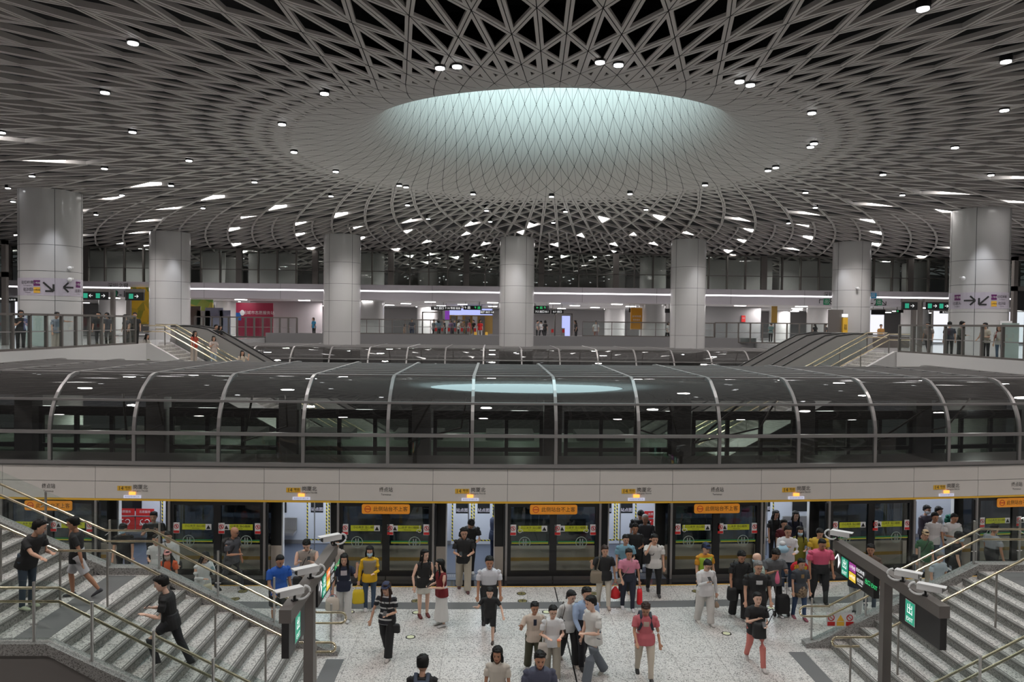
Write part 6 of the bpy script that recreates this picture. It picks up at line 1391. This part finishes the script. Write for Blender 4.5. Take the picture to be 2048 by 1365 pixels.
for px0, px1, lab in ((1736, 1768, 'bright backlit panel left of the dark hanging screen support'), (1868, 1902, 'bright backlit panel left of the big right column'), (2012, 2048, 'bright backlit panel at the right edge'), (30, 46, 'narrow bright backlit panel at the left edge')):
    a = PY(px0, 610, 66); b = PY(px1, 640, 66); t = thing('backlit_panel', lab, 'advert panel', ((a[0]+b[0])/2, 66, CF)); w = (b[0]-a[0])/2; mb = MB(); mb.box(-w, w, 0, .2, .1, 2.9); mb.obj('lit_face', M['bright'], t); mb = MB(); mb.box(-w-.08, w+.08, .02, .25, 0, 3.0); mb.obj('frame', M['alum'], t)
panel_sign(1757, 625, 64, 1.2, .42, 'dark inclined display hanging right of the second column from the right', name='hanging_display', cat='display', ceil=9.0)
panel_sign(1800, 623, 64, .6, .25, 'small dark sign with green light near the right beam', words=[('出', .16, 'greenglow', -.2, 0)], ceil=9.0)
panel_sign(1893, 625, 64, 1.1, .22, 'dark sign with green and white lettering left of the big right column', words=[('出 7-2 8-1', .17, 'whitelit', 0, 0)], ceil=9.0)
panel_sign(22, 600, 64, 1.4, .3, 'green and white lit sign left of the big left column', words=[('出 1,13-15', .18, 'whitelit', 0, 0)], ceil=9.0)
def gantry(px, yy, label, signs, side):
    x = PY(px, 640, yy)[0]; t = thing('sign_gantry', label, 'sign gantry', (x, yy, CF)); zt = CAMZ+(640-583)/FPX*yy-CF
    mb = MB(); mb.box(-.10, .10, 0, .2, 0, zt); mb.obj('pole', M['bronze'], t)
    for (u0, u1, yo, txt) in signs:
        mb = MB(); mb.box(u0, u1, yo, yo+.14, zt-.55, zt-.12); o = mb.obj('sign_panel', M['black'], t); mb = MB(); mb.box(min(u0, 0), max(u1, 0), yo+.02, yo+.2, zt-.12, zt+.06); mb.obj('beam', M['bronze'], t)
        for q, s_ in enumerate(txt):
            u = u0+(u1-u0)*(q+.5)/len(txt); mb = MB(); mb.box(u-.28, u-.06, yo-.012, yo, zt-.46, zt-.2); mb.obj('plate', M['greenlit'], t); text(s_, .28, M['whitelit'], (u+.12, yo-.02, zt-.335), t)
gantry(224, 41.5, 'bronze sign gantry with a dark arrow board right of the big left column', [(-1.42, -.1, -.3, ('←', '→'))], -1)
gantry(256, 40.5, 'bronze sign gantry pole with a dark exit board left of the second column', [(0.0, .95, -.3, ('→',))], 1)
gantry(1829, 40.5, 'bronze sign gantry with a slanted exit board at the right', [(-.85, -.02, -.3, ('→',))], 1)
gantry(1842, 41.5, 'bronze sign gantry with two arrow plates left of the big right column', [(.15, 1.45, -.3, ('→', '→'))], 1)
for px, yy, lab in ((184, 41, 'left'), (206, 41, 'right')):
    pass
def beamtext(items, y0=YBM-.02):
    for (s, size, m_, px, py, nm, lab) in items:
        x, _, z = PY(px, py, y0); o = text(s, size, M[m_], (x, y0, z), None, name=nm); tag(o, lab, 'sign')
M['signgreen2'] = mat('sign_green2', (.02, .25, .12), .5); M['skyblue'] = mat('sky_blue_plate', (.05, .35, .65), .5); M['pinkred'] = mat('pink_red_plate', (.6, .02, .12), .5)
beamtext([('12-15', .75, 'signink', 241, 589, 'beam_lettering', 'large black 12-15 exit numbers on the beam at the left'), ('深圳之窗', .42, 'signink', 236, 572, 'beam_lettering', 'small grey shop lettering on the beam above the 12-15 numbers'),
          ('↖', .75, 'signink', 1643, 603.5, 'beam_arrow', 'black up left arrow on the beam left of the green plate'), ('8', .75, 'signink', 1663, 604, 'beam_lettering', 'large black 8 on the beam beside the second column from the right'),
          ('7-2', .80, 'signink', 1744, 606, 'beam_lettering', 'large black 7-2 exit number on the beam at the right'), ('↘', .75, 'signink', 1768, 606, 'beam_arrow', 'black down right arrow on the beam right of the green plate'), ('深铁', .42, 'signink', 1657, 590, 'beam_lettering', 'small grey lettering on the beam above the 8')])
for px, py, w, h, m_, s_, lab in ((1653, 604, .5, .5, 'signgreen2', '出', 'green exit plate on the beam before the 8'), (1758, 605, .5, .5, 'signgreen2', '出', 'green exit plate on the beam after 7-2'), (1743, 591.5, .85, .45, 'skyblue', '南区', 'sky blue plate on the beam above 7-2'), (299, 588, .5, .5, 'pinkred', '10', 'pink red plate numbered 10 on the beam left of the second column'), (229, 587, .4, .45, 'signgreen2', '出', 'green plate before the 12-15 numbers on the beam')):
    x, _, z = PY(px, py, YBM-.03); t = thing('beam_plate', lab, 'sign', (x, YBM-.05, z)); mb = MB(); mb.box(-w/2, w/2, 0, .04, -h/2, h/2); mb.obj('plate', M[m_], t); text(s_, h*.75, M['white'], (0, -.01, 0), t)
# lift shaft frames at the frame edges
for px0, px1, yy, lab in ((-40, 12, 37.5, 'dark framed glass lift shaft at the left edge'), (2026, 2075, 38.5, 'dark framed glass lift shaft at the right edge')):
    a, b = PY(px0, 640, yy)[0], PY(px1, 640, yy)[0]; t = thing('lift_shaft', lab, 'lift shaft', (0, 0, 0))
    for nm, q in (('post', (a, a+.22)), ('post', (b-.22, b))): mb = MB(); mb.box(q[0], q[1], yy, yy+.22, CF, 11.0); mb.obj(nm, M['bronze'], t)
    mb = MB(); mb.box(a, b, yy, yy+.22, 9.2, 9.45); mb.box(a, b, yy, yy+.22, 10.8, 11.0); mb.obj('header', M['bronze'], t)
    mb = MB(); mb.box(a+.22, b-.22, yy+.1, yy+.12, CF, 10.8); mb.obj('glass_panel', M['cglass'], t)
    mb = MB(); mb.box(a+.22, b-.22, yy-.02, yy+.1, 8.2, 9.2); mb.obj('sign_board', M['black'], t)
# lit interior notice boards and bins behind the railings
board(73, 655, 34.2, .95, 1.15, 'pale green glass notice case behind the left concourse railing', mat('pale_green_case', (.38, .47, .44), .3), 'notice_case', 'notice case', base=CF+.1)
board(90, 660, 34.6, .62, .9, 'white poster with red squares behind the left concourse railing', 'white', 'poster_board', 'poster', [('禁止\n打闹', .16, 'red', 0, .1)], base=CF)
board(1922+100, 670, 31.5, .7, 1.0, 'pale notice case at the right end of the right concourse railing', bpy.data.materials['pale_green_case'], 'notice_case', 'notice case', base=CF+.1)
board(2012, 660, 33.5, .55, .8, 'white poster with red lettering behind the right concourse railing', 'white', 'poster_board', 'poster', [('小心\n地滑', .15, 'red', 0, .05)], base=CF)
t = thing('counter', 'long low dark counter with grey tops behind the right handrails', 'counter', (PY(1770, 655, 50)[0], 50, CF)); mb = MB(); mb.box(-1.7, 1.7, 0, .5, 0, .75); mb.obj('body', M['bronze'], t); mb = MB(); mb.box(-1.8, 1.8, -.05, .6, .78, .9); mb.obj('top', M['greywall'], t)
# small cameras on the columns
for (ci, px, py, lab) in ((0, 151, 533, 'white camera high on the big left column'), (0, 138, 556, 'white dome camera above the arrows of the big left column'), (6, 1921, 553, 'white dome camera on the left side of the big right column'), (5, 1714, 576, 'small camera on the second column from the right')):
    cx, cy, r = HUB[ci]; x, y, z = PY(px, py, cy-r-.1); dx2 = max(-.95, min(.95, (x-cx)/r)); ye = cy-math.sqrt(1-dx2**2)*r
    t = thing('column_camera', lab, 'security camera', (cx+dx2*r, ye-.02, z)); mb = MB(); mb.box(-.05, .05, -.25, 0, -.03, .05); mb.obj('bracket', M['white'], t); mb = MB(); mb.ball((0, -.25, -.05), (.10, .10, .10)); mb.obj('housing', M['white'], t, smooth=True)
